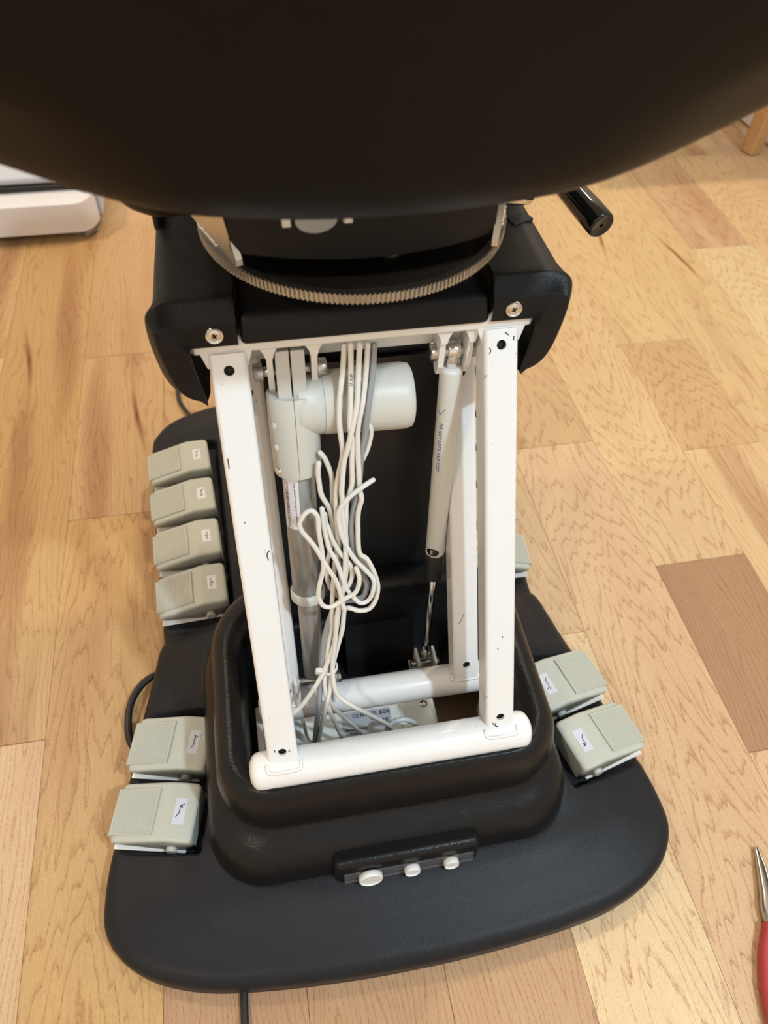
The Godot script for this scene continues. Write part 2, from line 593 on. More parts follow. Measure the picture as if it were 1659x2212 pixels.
# ---------------------------------------------------------------- things about the room
func build_appliance() -> void:
	var root := base_node("equipment_unit", Vector3(-0.62, 0, -1.60))
	tag(root, "low white equipment unit with rounded front lip and clear round feet on the floor", "equipment")
	# front lip: a rounded bar whose right end turns in
	var lip := []
	var out := [Vector2(0.019, 0.0), Vector2(0.050, 0.0004), Vector2(0.0735, 0.0004), Vector2(0.0750, 0.0001), Vector2(0.0762, -0.0012), Vector2(0.0768, -0.0030), Vector2(0.0785, -0.0090), Vector2(0.0870, -0.0360), Vector2(0.0880, -0.0480)]
	var along := []
	for k in 12:
		along.append([-0.55 + 0.79 * k / 11.0, 0.0, 1.0])
	for k in range(1, 9):
		var a := PI / 2 * k / 8.0
		along.append([0.24 + 0.034 * sin(a), -0.05 * (1.0 - cos(a)), cos(a)])
	for q in out:
		var row := PackedVector3Array()
		for s in along:
			var inset: float = -q.y
			row.append(Vector3(s[0] - inset * (1.0 - s[2]), q.x, 0.16 + s[1] - inset * s[2]))
		lip.append(row)
	var mb := MB.new()
	mb.sheet(lip, false, Vector3(0, 0.2, 1))
	mb.rbox(Vector3(-0.155, 0.055, -0.04), Vector3(0.78, 0.072, 0.29), 0.004)
	put("front_lip", mb, M.appliance_white, root)
	var gap := MB.new()
	gap.rbox(Vector3(-0.14, 0.0925, -0.020), Vector3(0.80, 0.010, 0.30), 0.003)
	put("rubber_seal", gap, M.seal_black, root)
	var top := MB.new()
	top.rbox(Vector3(-0.14, 0.1055, -0.03), Vector3(0.835, 0.018, 0.31), 0.008)
	put("top_tray", top, M.appliance_grey, root)
	var side := MB.new()
	side.rbox(Vector3(0.2765, 0.060, -0.035), Vector3(0.009, 0.076, 0.28), 0.003)
	put("side_panel", side, M.appliance_grey, root)
	var knob := MB.new()
	knob.lathe(Vector3(0.085, 0.1140, 0.02), [Vector2(0.030, 0), Vector2(0.030, 0.006), Vector2(0.027, 0.009), Vector2(0, 0.009)], 36)
	put("round_knob", knob, M.pedal_plastic, root)
	for x in [-0.50, 0.245]:
		for z in [-0.15, 0.125]:
			var f := MB.new()
			f.lathe(Vector3(x, 0.0005, z), [Vector2(0, 0), Vector2(0.021, 0), Vector2(0.024, 0.005), Vector2(0.023, 0.013), Vector2(0.018, 0.018), Vector2(0, 0.018)], 28)
			put("foot", f, M.clear_rubber, root)

func build_table() -> void:
	var root := base_node("side_table", Vector3(0.945, 0, -1.79))
	tag(root, "small pale wooden table with square legs standing against the white baseboard", "table")
	for x in [-0.212, 0.160]:
		for z in [-0.19, 0.172]:
			var l := MB.new()
			l.rbox(Vector3(x, 0.2155, z), Vector3(0.036, 0.43, 0.036), 0.006, Basis(Vector3.UP, 0.35))
			put("leg", l, M.table_wood, root)
	var t := MB.new()
	t.rbox(Vector3(-0.026, 0.444, -0.01), Vector3(0.44, 0.026, 0.46), 0.006)
	put("table_top", t, M.table_wood, root)
	for z in [-0.19, 0.172]:
		var a := MB.new()
		a.rbox(Vector3(-0.026, 0.40, z), Vector3(0.336, 0.05, 0.016), 0.002)
		put("apron", a, M.table_wood, root)

func build_pliers() -> void:
	var root := base_node("pliers", Vector3(0.364, 0, -0.175))
	tag(root, "needle nose pliers with worn red grips lying on the planks", "pliers")
	var d := Vector3(-0.018, 0, 0.0715).normalized()
	var side := Vector3(d.z, 0, -d.x)
	for s in [-1, 1]:
		var rows := []
		for q in [[0.0, 0.0004, 0.0022, 0.004], [0.02, 0.0005, 0.0048, 0.007], [0.045, 0.0005, 0.0078, 0.009], [0.056, 0.0004, 0.0105, 0.010], [0.066, 0.0003, 0.0102, 0.0105], [0.078, 0.0003, 0.0085, 0.0095]]:
			var row := PackedVector3Array()
			for c in [[0.0, 0.0], [0.8, 0.0], [1.0, 0.2], [1.0, 0.75], [0.75, 1.0], [0.0, 1.0]]:
				row.append(d * q[0] + side * s * (q[1] + (q[2] - q[1]) * c[0]) + Vector3.UP * (0.002 + q[3] * c[1]))
			rows.append(row)
		var j := MB.new()
		j.sheet(rows, true)
		for e in [0, rows.size() - 1]:
			for k in range(1, 5):
				j.flat(rows[e][0], rows[e][k], rows[e][k + 1], d * (-1.0 if e == 0 else 1.0))
		put("jaw", j, M.steel, root)
		var g := MB.new()
		var pts := []
		for q in [[0.076, 0.0075], [0.085, 0.011], [0.10, 0.0165], [0.125, 0.0215], [0.15, 0.022], [0.175, 0.019]]:
			pts.append(d * q[0] + side * s * q[1] + Vector3.UP * 0.0076)
		g.tube(pts, 0.0066, 14, 0.006)
		put("grip", g, M.plier_grip, root)
	var pin := MB.new()
	pin.rod(d * 0.059 + Vector3.UP * 0.002, d * 0.059 + Vector3.UP * 0.0142, 0.0045, 20)
	put("pivot_pin", pin, M.dark_steel, root)

func build_power_cords() -> void:
	var front := MB.new()
	front.tube([Vector3(-0.150, 0.0045, -0.20), Vector3(-0.155, 0.0045, -0.155), Vector3(-0.157, 0.0042, -0.12), Vector3(-0.158, 0.0042, -0.06), Vector3(-0.162, 0.0042, 0.02), Vector3(-0.18, 0.0042, 0.3), Vector3(-0.30, 0.0042, 0.8)], 0.0036, 12, 0.01)
	tag(put("power_cord", front, M.black_rubber), "black power cord running out from under the near edge of the black base", "cord")
	var loop := MB.new()
	loop.tube([Vector3(-0.195, 0.007, -0.475), Vector3(-0.232, 0.008, -0.472), Vector3(-0.252, 0.010, -0.458), Vector3(-0.2625, 0.011, -0.435), Vector3(-0.264, 0.011, -0.41), Vector3(-0.260, 0.009, -0.39), Vector3(-0.245, 0.006, -0.378), Vector3(-0.20, 0.005, -0.372)], 0.0042, 12, 0.006)
	tag(put("pedal_cord", loop, M.black_rubber), "black cord looping out beside the pair of left foot pedals", "cord")
	var back := MB.new()
	back.tube([Vector3(-0.17, 0.004, -0.88), Vector3(-0.198, 0.004, -0.93), Vector3(-0.206, 0.004, -0.97), Vector3(-0.20, 0.004, -1.05), Vector3(-0.14, 0.004, -1.2)], 0.003, 10, 0.01)
	tag(put("rear_cord", back, M.black_rubber), "thin black cord beyond the far left corner of the black base", "cord")

# ---------------------------------------------------------------- chair base: a moulded deck with trays for the pedals
const BELLOW_HX := 0.176
const BELLOW_ZF := -0.209
const BELLOW_ZB := -0.50

# the deck's half width at a given z, left/right alike, and its two ends
const DECK := [[-0.915, 0.0], [-0.912, 0.09], [-0.900, 0.160], [-0.880, 0.208], [-0.855, 0.232], [-0.82, 0.241], [-0.70, 0.236], [-0.56, 0.227], [-0.507, 0.2235], [-0.500, 0.2235], [-0.492, 0.229],
	[-0.44, 0.240], [-0.40, 0.249], [-0.33, 0.262], [-0.27, 0.274], [-0.235, 0.2785], [-0.205, 0.277], [-0.180, 0.262], [-0.160, 0.236], [-0.146, 0.200], [-0.138, 0.160], [-0.132, 0.10], [-0.129, 0.04], [-0.1285, 0.0]]

func deck_outline() -> PackedVector2Array:
	var pts := []
	for q in DECK:
		pts.append(Vector3(q[1], 0, q[0]))
	var sm := MB.smooth(pts, 0.006)
	var out := PackedVector2Array()
	for v in sm:
		out.append(Vector2(maxf(v.x, 0.0), v.z))
	return out

func sm01(x: float) -> float:
	x = clampf(x, 0.0, 1.0)
	return x * x * (3.0 - 2.0 * x)

# signed distance to a rounded rectangle
func rrect(x: float, z: float, hx: float, z0: float, z1: float, r: float) -> float:
	var qx := absf(x) - hx + r
	var qz := absf(z - (z0 + z1) / 2) - (z1 - z0) / 2 + r
	return Vector2(maxf(qx, 0), maxf(qz, 0)).length() + minf(maxf(qx, qz), 0.0) - r

func tray_mask(x: float, z: float) -> float:
	var s := absf(x)
	# pair of trays near the viewer: turned by 13 degrees
	var a := deg_to_rad(13.0)
	var lx := (s - 0.2165) * cos(a) - (z + 0.333) * sin(a)
	var lz := (s - 0.2165) * sin(a) + (z + 0.333) * cos(a)
	var m1 := sm01((lx + 0.050) / 0.004) * sm01((0.074 - lz) / 0.005) * sm01((lz + 0.070) / 0.004)
	# long tray for four pedals beyond
	var inner := 0.138 + (z + 0.51) * -0.030
	var m2 := sm01((s - inner) / 0.004) * sm01((-0.503 - z) / 0.005) * sm01((z + 0.812) / 0.004)
	return maxf(m1, m2)

func deck_height(x: float, z: float, edge: float) -> float:
	var sd := rrect(x, z, BELLOW_HX, BELLOW_ZB, BELLOW_ZF, 0.055)
	var h := 0.031 + 0.012 * sm01(edge / 0.07)
	h += lerpf(0.013, 0.006, sm01((z + 0.27) / 0.05)) * clampf((0.036 - sd) / 0.036, 0.0, 1.0) * sm01((z + 0.62) / 0.08)
	h += 0.006 * sm01((0.055 - absf(z + 0.45)) / 0.02) * sm01(edge / 0.03)
	var t := tray_mask(x, z)
	h = lerpf(h, 0.0295, t)
	if edge < 0.014:
		var k := 1.0 - edge / 0.014
		h -= 0.013 * (1.0 - sqrt(maxf(0.0, 1.0 - k * k)))
	return h

func build_deck(chair: Node3D) -> void:
	var line := deck_outline()
	var rows_z := []
	var n := 330
	for i in n + 1:
		var f := float(i) / n
		rows_z.append(f)
	var rows := []
	var z0 := -0.9149
	var z1 := -0.1286
	var cols := 216
	for i in n + 1:
		var f := float(i) / n
		var g := f
		if f < 0.08:
			g = 0.08 * pow(f / 0.08, 1.8)
		elif f > 0.92:
			g = 1.0 - 0.08 * pow((1.0 - f) / 0.08, 1.8)
		var z := lerpf(z0, z1, g)
		var hw := 0.0
		for k in line.size() - 1:
			if (line[k].y - z) * (line[k + 1].y - z) <= 0.0 and absf(line[k + 1].y - line[k].y) > 1e-7:
				hw = maxf(hw, lerpf(line[k].x, line[k + 1].x, (z - line[k].y) / (line[k + 1].y - line[k].y)))
		var row := PackedVector3Array()
		for j in cols + 1:
			var u := float(j) / cols * 2.0 - 1.0
			u = 0.75 * u + 0.25 * sin(u * PI / 2)
			var x := hw * u
			var edge := 1.0
			if hw - absf(x) < 0.075 or z > -0.24 or z < -0.83:
				var q := Vector2(absf(x), z)
				for k in line.size() - 1:
					if absf(line[k].y - z) < 0.085 or absf(line[k].x - absf(x)) < 0.085:
						var c := Geometry2D.get_closest_point_to_segment(q, line[k], line[k + 1])
						edge = minf(edge, q.distance_squared_to(c))
				edge = sqrt(edge)
			row.append(Vector3(x, deck_height(x, z, edge), z))
		rows.append(row)
	# normals over the whole sheet, then leave out what lies under the bellows opening
	var mb := MB.new()
	var nrm := []
	for i in n + 1:
		var nr := PackedVector3Array()
		for j in cols + 1:
			var l: Vector3 = rows[i][maxi(j - 1, 0)]
			var r: Vector3 = rows[i][mini(j + 1, cols)]
			var a: Vector3 = rows[maxi(i - 1, 0)][j]
			var b: Vector3 = rows[mini(i + 1, n)][j]
			var v := (b - a).cross(r - l).normalized()
			nr.append(v if v.y > 0 else -v)
		nrm.append(nr)
	for i in n:
		for j in cols:
			var c: Vector3 = (rows[i][j] + rows[i + 1][j + 1]) / 2
			if absf(c.x) < 0.128 and c.z > -0.455 and c.z < -0.255:
				continue
			mb.tri(rows[i][j], rows[i][j + 1], rows[i + 1][j + 1], nrm[i][j], nrm[i][j + 1], nrm[i + 1][j + 1])
			mb.tri(rows[i][j], rows[i + 1][j + 1], rows[i + 1][j], nrm[i][j], nrm[i + 1][j + 1], nrm[i + 1][j])
	# skirt down to the floor
	for s in [-1.0, 1.0]:
		for k in line.size() - 1:
			var a := Vector3(line[k].x * s, 0.0178, line[k].y)
			var b := Vector3(line[k + 1].x * s, 0.0178, line[k + 1].y)
			var o := Vector3(line[k + 1].y - line[k].y, 0, -(line[k + 1].x - line[k].x) * 1.0)
			o = Vector3((line[k + 1].y - line[k].y) * s, 0, -(line[k + 1].x - line[k].x)).normalized()
			if o.dot(Vector3(a.x, 0, a.z + 0.5)) < 0:
				o = -o
			var d := Vector3(0, 0.0145, 0)
			mb.quad(a, b, b - d, a - d, o)
	put("base_deck", mb, M.black_deck, chair)

func ring_of(y: float, hx: float, zf: float, zb: float, r: float, rb: float) -> PackedVector3Array:
	var out := PackedVector3Array()
	var cs := [[hx - r, zf - r, 0.0, r], [hx - rb, zb + rb, -PI / 2, rb], [-hx + rb, zb + rb, -PI, rb], [-hx + r, zf - r, -3 * PI / 2, r]]
	for c in cs:
		for k in 13:
			var a: float = c[2] + PI / 2 - PI / 2 * k / 12.0
			out.append(Vector3(c[0] + c[3] * cos(a), y, c[1] + c[3] * sin(a)))
	# even spacing along the straights
	var dense := PackedVector3Array()
	for i in out.size():
		var a := out[i]
		var b := out[(i + 1) % out.size()]
		dense.append(a)
		if a.distance_to(b) > 0.02:
			for k in range(1, 8):
				dense.append(a.lerp(b, k / 8.0))
	return dense

func build_bellows(chair: Node3D) -> void:
	var prof := [[0.040, 0.1765, -0.2095], [0.058, 0.1755, -0.2125], [0.070, 0.1740, -0.2160], [0.0785, 0.1715, -0.2205], [0.0850, 0.1680, -0.2260], [0.0895, 0.1635, -0.2325], [0.0930, 0.1595, -0.2385], [0.0965, 0.1560, -0.2425],
		[0.1000, 0.1535, -0.2448], [0.1065, 0.1535, -0.2440], [0.113, 0.1555, -0.2415], [0.122, 0.1570, -0.2405], [0.134, 0.1570, -0.2410], [0.146, 0.1555, -0.2430], [0.155, 0.1525, -0.2460],
		[0.161, 0.1480, -0.2490], [0.1645, 0.1420, -0.2520], [0.1650, 0.1360, -0.2545], [0.162, 0.1300, -0.2565], [0.155, 0.1265, -0.2580], [0.140, 0.1250, -0.2590], [0.03, 0.1250, -0.2590]]
	var rows := []
	for q in prof:
		var inn: float = 0.176 - q[1]
		rows.append(ring_of(q[0], q[1], q[2], -0.505 + inn * 1.2, 0.056 - inn * 0.45, 0.085 - inn * 0.5))
	var mb := MB.new()
	mb.sheet(rows, true)
	var cover := put("base_cover", mb, M.black_bellows, chair)
	# raised box with the round buttons on the near face
	var bx := MB.new()
	var tb := Basis(Vector3.RIGHT, -0.12)
	var face := Vector3(0.005, 0.0625, -0.2035)
	bx.rbox(face - tb.z * 0.016, Vector3(0.137, 0.038, 0.032), 0.0075, tb, 4)
	var box := put("button_box", bx, M.black_bellows, chair)
	var cp := MB.new()
	cp.rbox(face + tb * Vector3(0.001, -0.0050, 0.0006), Vector3(0.122, 0.0185, 0.0012), 0.0005, tb)
	put("clear_plate", cp, M.clear_plate, box)
	for b in [[-0.031, 0.0112], [0.008, 0.0075], [0.045, 0.0072]]:
		var bt := MB.new()
		var r: float = b[1]
		bt.lathe(face + tb * Vector3(b[0] - 0.005, -0.0040, 0.0008), [Vector2(r * 0.9, 0), Vector2(r, 0.001), Vector2(r, 0.0046), Vector2(r * 0.93, 0.0060), Vector2(r * 0.88, 0.0061), Vector2(r * 0.84, 0.0050), Vector2(0, 0.0050)], 28, tb * Basis(Vector3.RIGHT, PI / 2))
		put("button", bt, M.button_white, box)

# ---------------------------------------------------------------- lift frame
# a square tube whose front face has round bolt holes; a = lower end, b = upper end of the face's middle line
func arm(called: String, a: Vector3, b: Vector3, w: float, holes: Array, chair: Node3D, chips := []) -> void:
	var y := (b - a).normalized()
	var l := a.distance_to(b)
	var x := Vector3.RIGHT
	var z := x.cross(y).normalized()           # out of the face, towards the viewer
	var at := func(u: float, v: float, d: float) -> Vector3: return a + x * u + y * v + z * d
	var mb := MB.new()
	var r := 0.0035
	var h := w / 2
	# sides, back and rounded corners
	var sec := []
	for c in [[h - r, -r, 0], [h - r, -w + r, -1], [-h + r, -w + r, -2], [-h + r, -r, -3]]:
		for k in 4:
			var f: float = PI / 2 + PI / 2 * c[2] - PI / 2 * k / 3.0
			sec.append([c[0] + r * cos(f), c[1] + r * sin(f), cos(f), sin(f)])
	for i in sec.size() - 1:
		var p0 = sec[i]
		var p1 = sec[i + 1]
		var n0: Vector3 = x * p0[2] + z * p0[3]
		var n1: Vector3 = x * p1[2] + z * p1[3]
		mb.tri(at.call(p0[0], 0, p0[1]), at.call(p1[0], 0, p1[1]), at.call(p1[0], l, p1[1]), n0, n1, n1)
		mb.tri(at.call(p0[0], 0, p0[1]), at.call(p1[0], l, p1[1]), at.call(p0[0], l, p0[1]), n0, n1, n0)
	# front face in zones
	var e := h - r
	var v0 := 0.0
	var hr := 0.0036
	for hole in holes:
		var c: float = hole
		mb.quad(at.call(-e, v0, 0), at.call(e, v0, 0), at.call(e, c - e, 0), at.call(-e, c - e, 0), z)
		v0 = c + e
		var m := 24
		for k in m:
			var f0 := TAU * k / m
			var f1 := TAU * (k + 1) / m
			var s0 := e / maxf(absf(cos(f0)), absf(sin(f0)))
			var s1 := e / maxf(absf(cos(f1)), absf(sin(f1)))
			mb.quad(at.call(cos(f0) * s0, c + sin(f0) * s0, 0), at.call(cos(f1) * s1, c + sin(f1) * s1, 0), at.call(cos(f1) * hr, c + sin(f1) * hr, 0), at.call(cos(f0) * hr, c + sin(f0) * hr, 0), z)
			mb.quad(at.call(cos(f0) * hr, c + sin(f0) * hr, 0), at.call(cos(f1) * hr, c + sin(f1) * hr, 0), at.call(cos(f1) * hr, c + sin(f1) * hr, -0.0025), at.call(cos(f0) * hr, c + sin(f0) * hr, -0.0025), -(x * cos(f0) + y * sin(f0)))
	mb.quad(at.call(-e, v0, 0), at.call(e, v0, 0), at.call(e, l, 0), at.call(-e, l, 0), z)
	for end in [0.0, l]:
		mb.quad(at.call(-h + 0.001, end, -0.001), at.call(h - 0.001, end, -0.001), at.call(h - 0.001, end, -w + 0.001), at.call(-h + 0.001, end, -w + 0.001), y * (-1.0 if end == 0.0 else 1.0))
	var o := put(called, mb, M.white_enamel, chair)
	for hole in holes:
		var pin := MB.new()
		pin.rod(at.call(0, hole, -0.010), at.call(0, hole, -0.0035), 0.0052, 20)
		put("pivot_bolt", pin, M.dark_hole, o)
	# nicks where the powder coat is gone: [across, along] in millimetres, lines of two or more points
	if chips:
		var ch := MB.new()
		for line in chips:
			var pts := []
			for q in line:
				pts.append(at.call(q[0] * 0.001, q[1] * 0.001 + holes[0], 0.00002))
			ch.tube(pts, 0.00042, 6, 0.001)
		put("paint_nicks", ch, M.ink, o).set_meta("kind", "stuff")

func build_frame(chair: Node3D) -> void:
	var d := Vector3(0, 0.29, -0.145).normalized()
	var nicks := {-1: [[[-9.4, 262.3], [-9.4, 255.3]], [[11.0, 187.4], [9.5, 186.1], [8.8, 183.1], [9.5, 179.9]], [[-6.2, 3.3], [-5.9, 1.3]], [[5.6, 0.5], [6.2, -0.1]], [[-4.2, 212.9], [-3.9, 212.2]]],
		1: [[[9.0, 329.5], [8.7, 327.8], [8.9, 326.9]], [[2.8, 332.6], [4.8, 330.9]], [[-8.7, 322.8], [-8.0, 320.7], [-8.9, 318.9]], [[-7.2, -5.2], [-4.7, -8.6], [-1.3, -10.4]], [[-4.7, -6.0], [-3.4, -11.4]], [[1.3, 82.3], [1.7, 81.3]], [[-2.7, 70.7], [-2.3, 70.2]]]}
	for s in [-1, 1]:
		var low := Vector3(0.095 * s, 0.19, -0.275)
		arm("lift_arm", low - d * 0.016, low + d * (0.3242 + 0.0115), 0.0255, [0.016, 0.016 + 0.3242], chair, nicks[s])
		var rl := Vector3(0.0855 * s, 0.160, -0.345)
		arm("lift_arm", rl - d * 0.016, rl + d * 0.325, 0.0245, [0.016, 0.30], chair)
	# lower round tubes with turned-in ends
	for q in [["front_tube", Vector3(0, 0.165, -0.272), 0.0165, 0.116], ["rear_tube", Vector3(0.012, 0.132, -0.347), 0.0152, 0.118]]:
		var t := MB.new()
		var c: Vector3 = q[1]
		var r: float = q[2]
		var w: float = q[3]
		t.lathe(c - Vector3(w, 0, 0), [Vector2(0, -0.009), Vector2(r * 0.5, -0.0085), Vector2(r * 0.8, -0.006), Vector2(r * 0.95, -0.003), Vector2(r, 0.001), Vector2(r, w * 2 - 0.001), Vector2(r * 0.95, w * 2 + 0.003), Vector2(r * 0.8, w * 2 + 0.006), Vector2(r * 0.5, w * 2 + 0.0085), Vector2(0, w * 2 + 0.009)], 40, MB.along(Vector3.RIGHT))
		var tube_node := put(q[0], t, M.white_enamel, chair)
		# weld beads where the arms meet the tube
		for s in [-1, 1]:
			var wd := MB.new()
			var fx: float = (0.095 if q[0] == "front_tube" else 0.0855) * s
			var pts := []
			for k in 13:
				var f := -PI / 2 + PI * k / 12.0
				var sq := signf(sin(f)) * pow(absf(sin(f)), 0.45)
				var lo := 1.34 - 0.40 * pow(maxf(cos(f), 0.0), 0.4)
				pts.append(Vector3(fx + sq * 0.0145, c.y + r * sin(lo), c.z + r * cos(lo)))
			wd.tube(pts, 0.0017, 8, 0.002)
			put("weld_bead", wd, M.plain_enamel, tube_node)
	# side straps of the lower frame, seen inside the cover
	for s in [-1, 1]:
		var st := MB.new()
		st.rbox(Vector3(0.1165 * s, 0.072, -0.330), Vector3(0.006, 0.085, 0.055), 0.001)
		put("side_bracket", st, M.plain_enamel, chair)
	# top beam under the covers
	var beam := MB.new()
	beam.rbox(Vector3(0, 0.4945, -0.4410), Vector3(0.236, 0.013, 0.028), 0.003, Basis(), 3)
	beam.rbox(Vector3(0, 0.4765, -0.4600), Vector3(0.20, 0.029, 0.018), 0.002)
	var bm := put("top_beam", beam, M.plain_enamel, chair)
	for s in [-1, 1]:
		var fl := MB.new()
		fl.prism(Vector3(0.0955 * s, 0.4865, -0.4285), [Vector2(-0.019, 0.008), Vector2(-0.0165, 0.001), Vector2(-0.0135, -0.008), Vector2(0.0135, -0.008), Vector2(0.0165, 0.001), Vector2(0.019, 0.008)], 0.004, Basis(Vector3.RIGHT, -0.2))
		put("gusset", fl, M.plain_enamel, bm)
		var cap := MB.new()
		cap.lathe(Vector3(0.118 * s, 0.494, -0.442), [Vector2(0.0105, 0), Vector2(0.0115, 0.0012), Vector2(0.0108, 0.0035), Vector2(0, 0.0035)], 24, MB.along(Vector3(s, 0, 0)))
		put("end_cap", cap, M.zinc, bm)
	# flared clevis fins with their bolts
	for q in [[-0.0675, 0.050], [-0.0365, 0.050], [0.0560, 0.045], [0.0765, 0.045]]:
		var fin := MB.new()
		var hgt: float = q[1]
		fin.prism(Vector3(q[0], 0.489, -0.441), [Vector2(-0.0095, 0.001), Vector2(0.0095, 0.001), Vector2(0.0085, -hgt * 0.55), Vector2(0.006, -hgt * 0.9), Vector2(0.002, -hgt), Vector2(-0.003, -hgt), Vector2(-0.0075, -hgt * 0.8)], 0.0042, Basis(Vector3.UP, PI / 2))
		fin.prism(Vector3(q[0], 0.4895, -0.4325), [Vector2(-0.008, 0.002), Vector2(0.008, 0.002), Vector2(0.0035, -0.006), Vector2(0.0021, -0.012), Vector2(-0.0021, -0.012), Vector2(-0.0035, -0.006)], 0.006)
		put("clevis_fin", fin, M.plain_enamel, bm)
	for q in [[-0.0790, -0.0280, 0.459], [0.0500, 0.0815, 0.462]]:
		var b := MB.new()
		var y: float = q[2]
		b.rod(Vector3(q[0], y, -0.441), Vector3(q[1], y, -0.441), 0.0036, 16)
		for e in [[q[0], 1], [q[1], -1]]:
			b.lathe(Vector3(e[0], y, -0.441), [Vector2(0, -0.001), Vector2(0.0058, -0.001), Vector2(0.0066, 0), Vector2(0.0066, 0.0045), Vector2(0.0075, 0.0046), Vector2(0.0075, 0.006), Vector2(0, 0.006)], 6 if e[1] == 1 else 20, MB.along(Vector3(e[1], 0, 0)))
		put("clevis_bolt", b, M.steel, bm)
	# black panel closing the far side of the lift
	var pn := MB.new()
	var e0 := 0.108
	var tilt := Basis(Vector3.RIGHT, -0.12)
	pn.prism(Vector3(0, 0.235, -0.483), [Vector2(-e0, -0.165), Vector2(0.058, -0.165), Vector2(0.058, -0.128), Vector2(0.094, -0.128), Vector2(0.094, -0.165), Vector2(e0, -0.165), Vector2(e0, 0.160), Vector2(e0 - 0.014, 0.178), Vector2(-e0 + 0.014, 0.178), Vector2(-e0, 0.160)], 0.004, tilt)
	pn.prism(Vector3(0, 0.44, -0.535), [Vector2(-0.09, -0.05), Vector2(0.070, -0.05), Vector2(0.070, 0.05), Vector2(-0.09, 0.05)], 0.004, Basis(Vector3.RIGHT, -0.5))
	var panel := put("back_panel", pn, M.black_panel, chair)
	var lower := MB.new()
	lower.rbox(Vector3(0.018, 0.080, -0.438), Vector3(0.076, 0.105, 0.005), 0.002, Basis(Vector3.RIGHT, -0.42))
	put("lower_flap", lower, M.black_panel, panel)
	var pan := MB.new()
	pan.rbox(Vector3(0, 0.034, -0.4225), Vector3(0.246, 0.006, 0.085), 0.001, Basis(), 1)
	put("inner_pan", pan, M.black_panel, panel)
	var bar := MB.new()
	bar.rod(Vector3(-0.12, 0.118, -0.440), Vector3(-0.030, 0.118, -0.440), 0.0075, 20)
	put("cross_bar", bar, M.black_abs, panel)

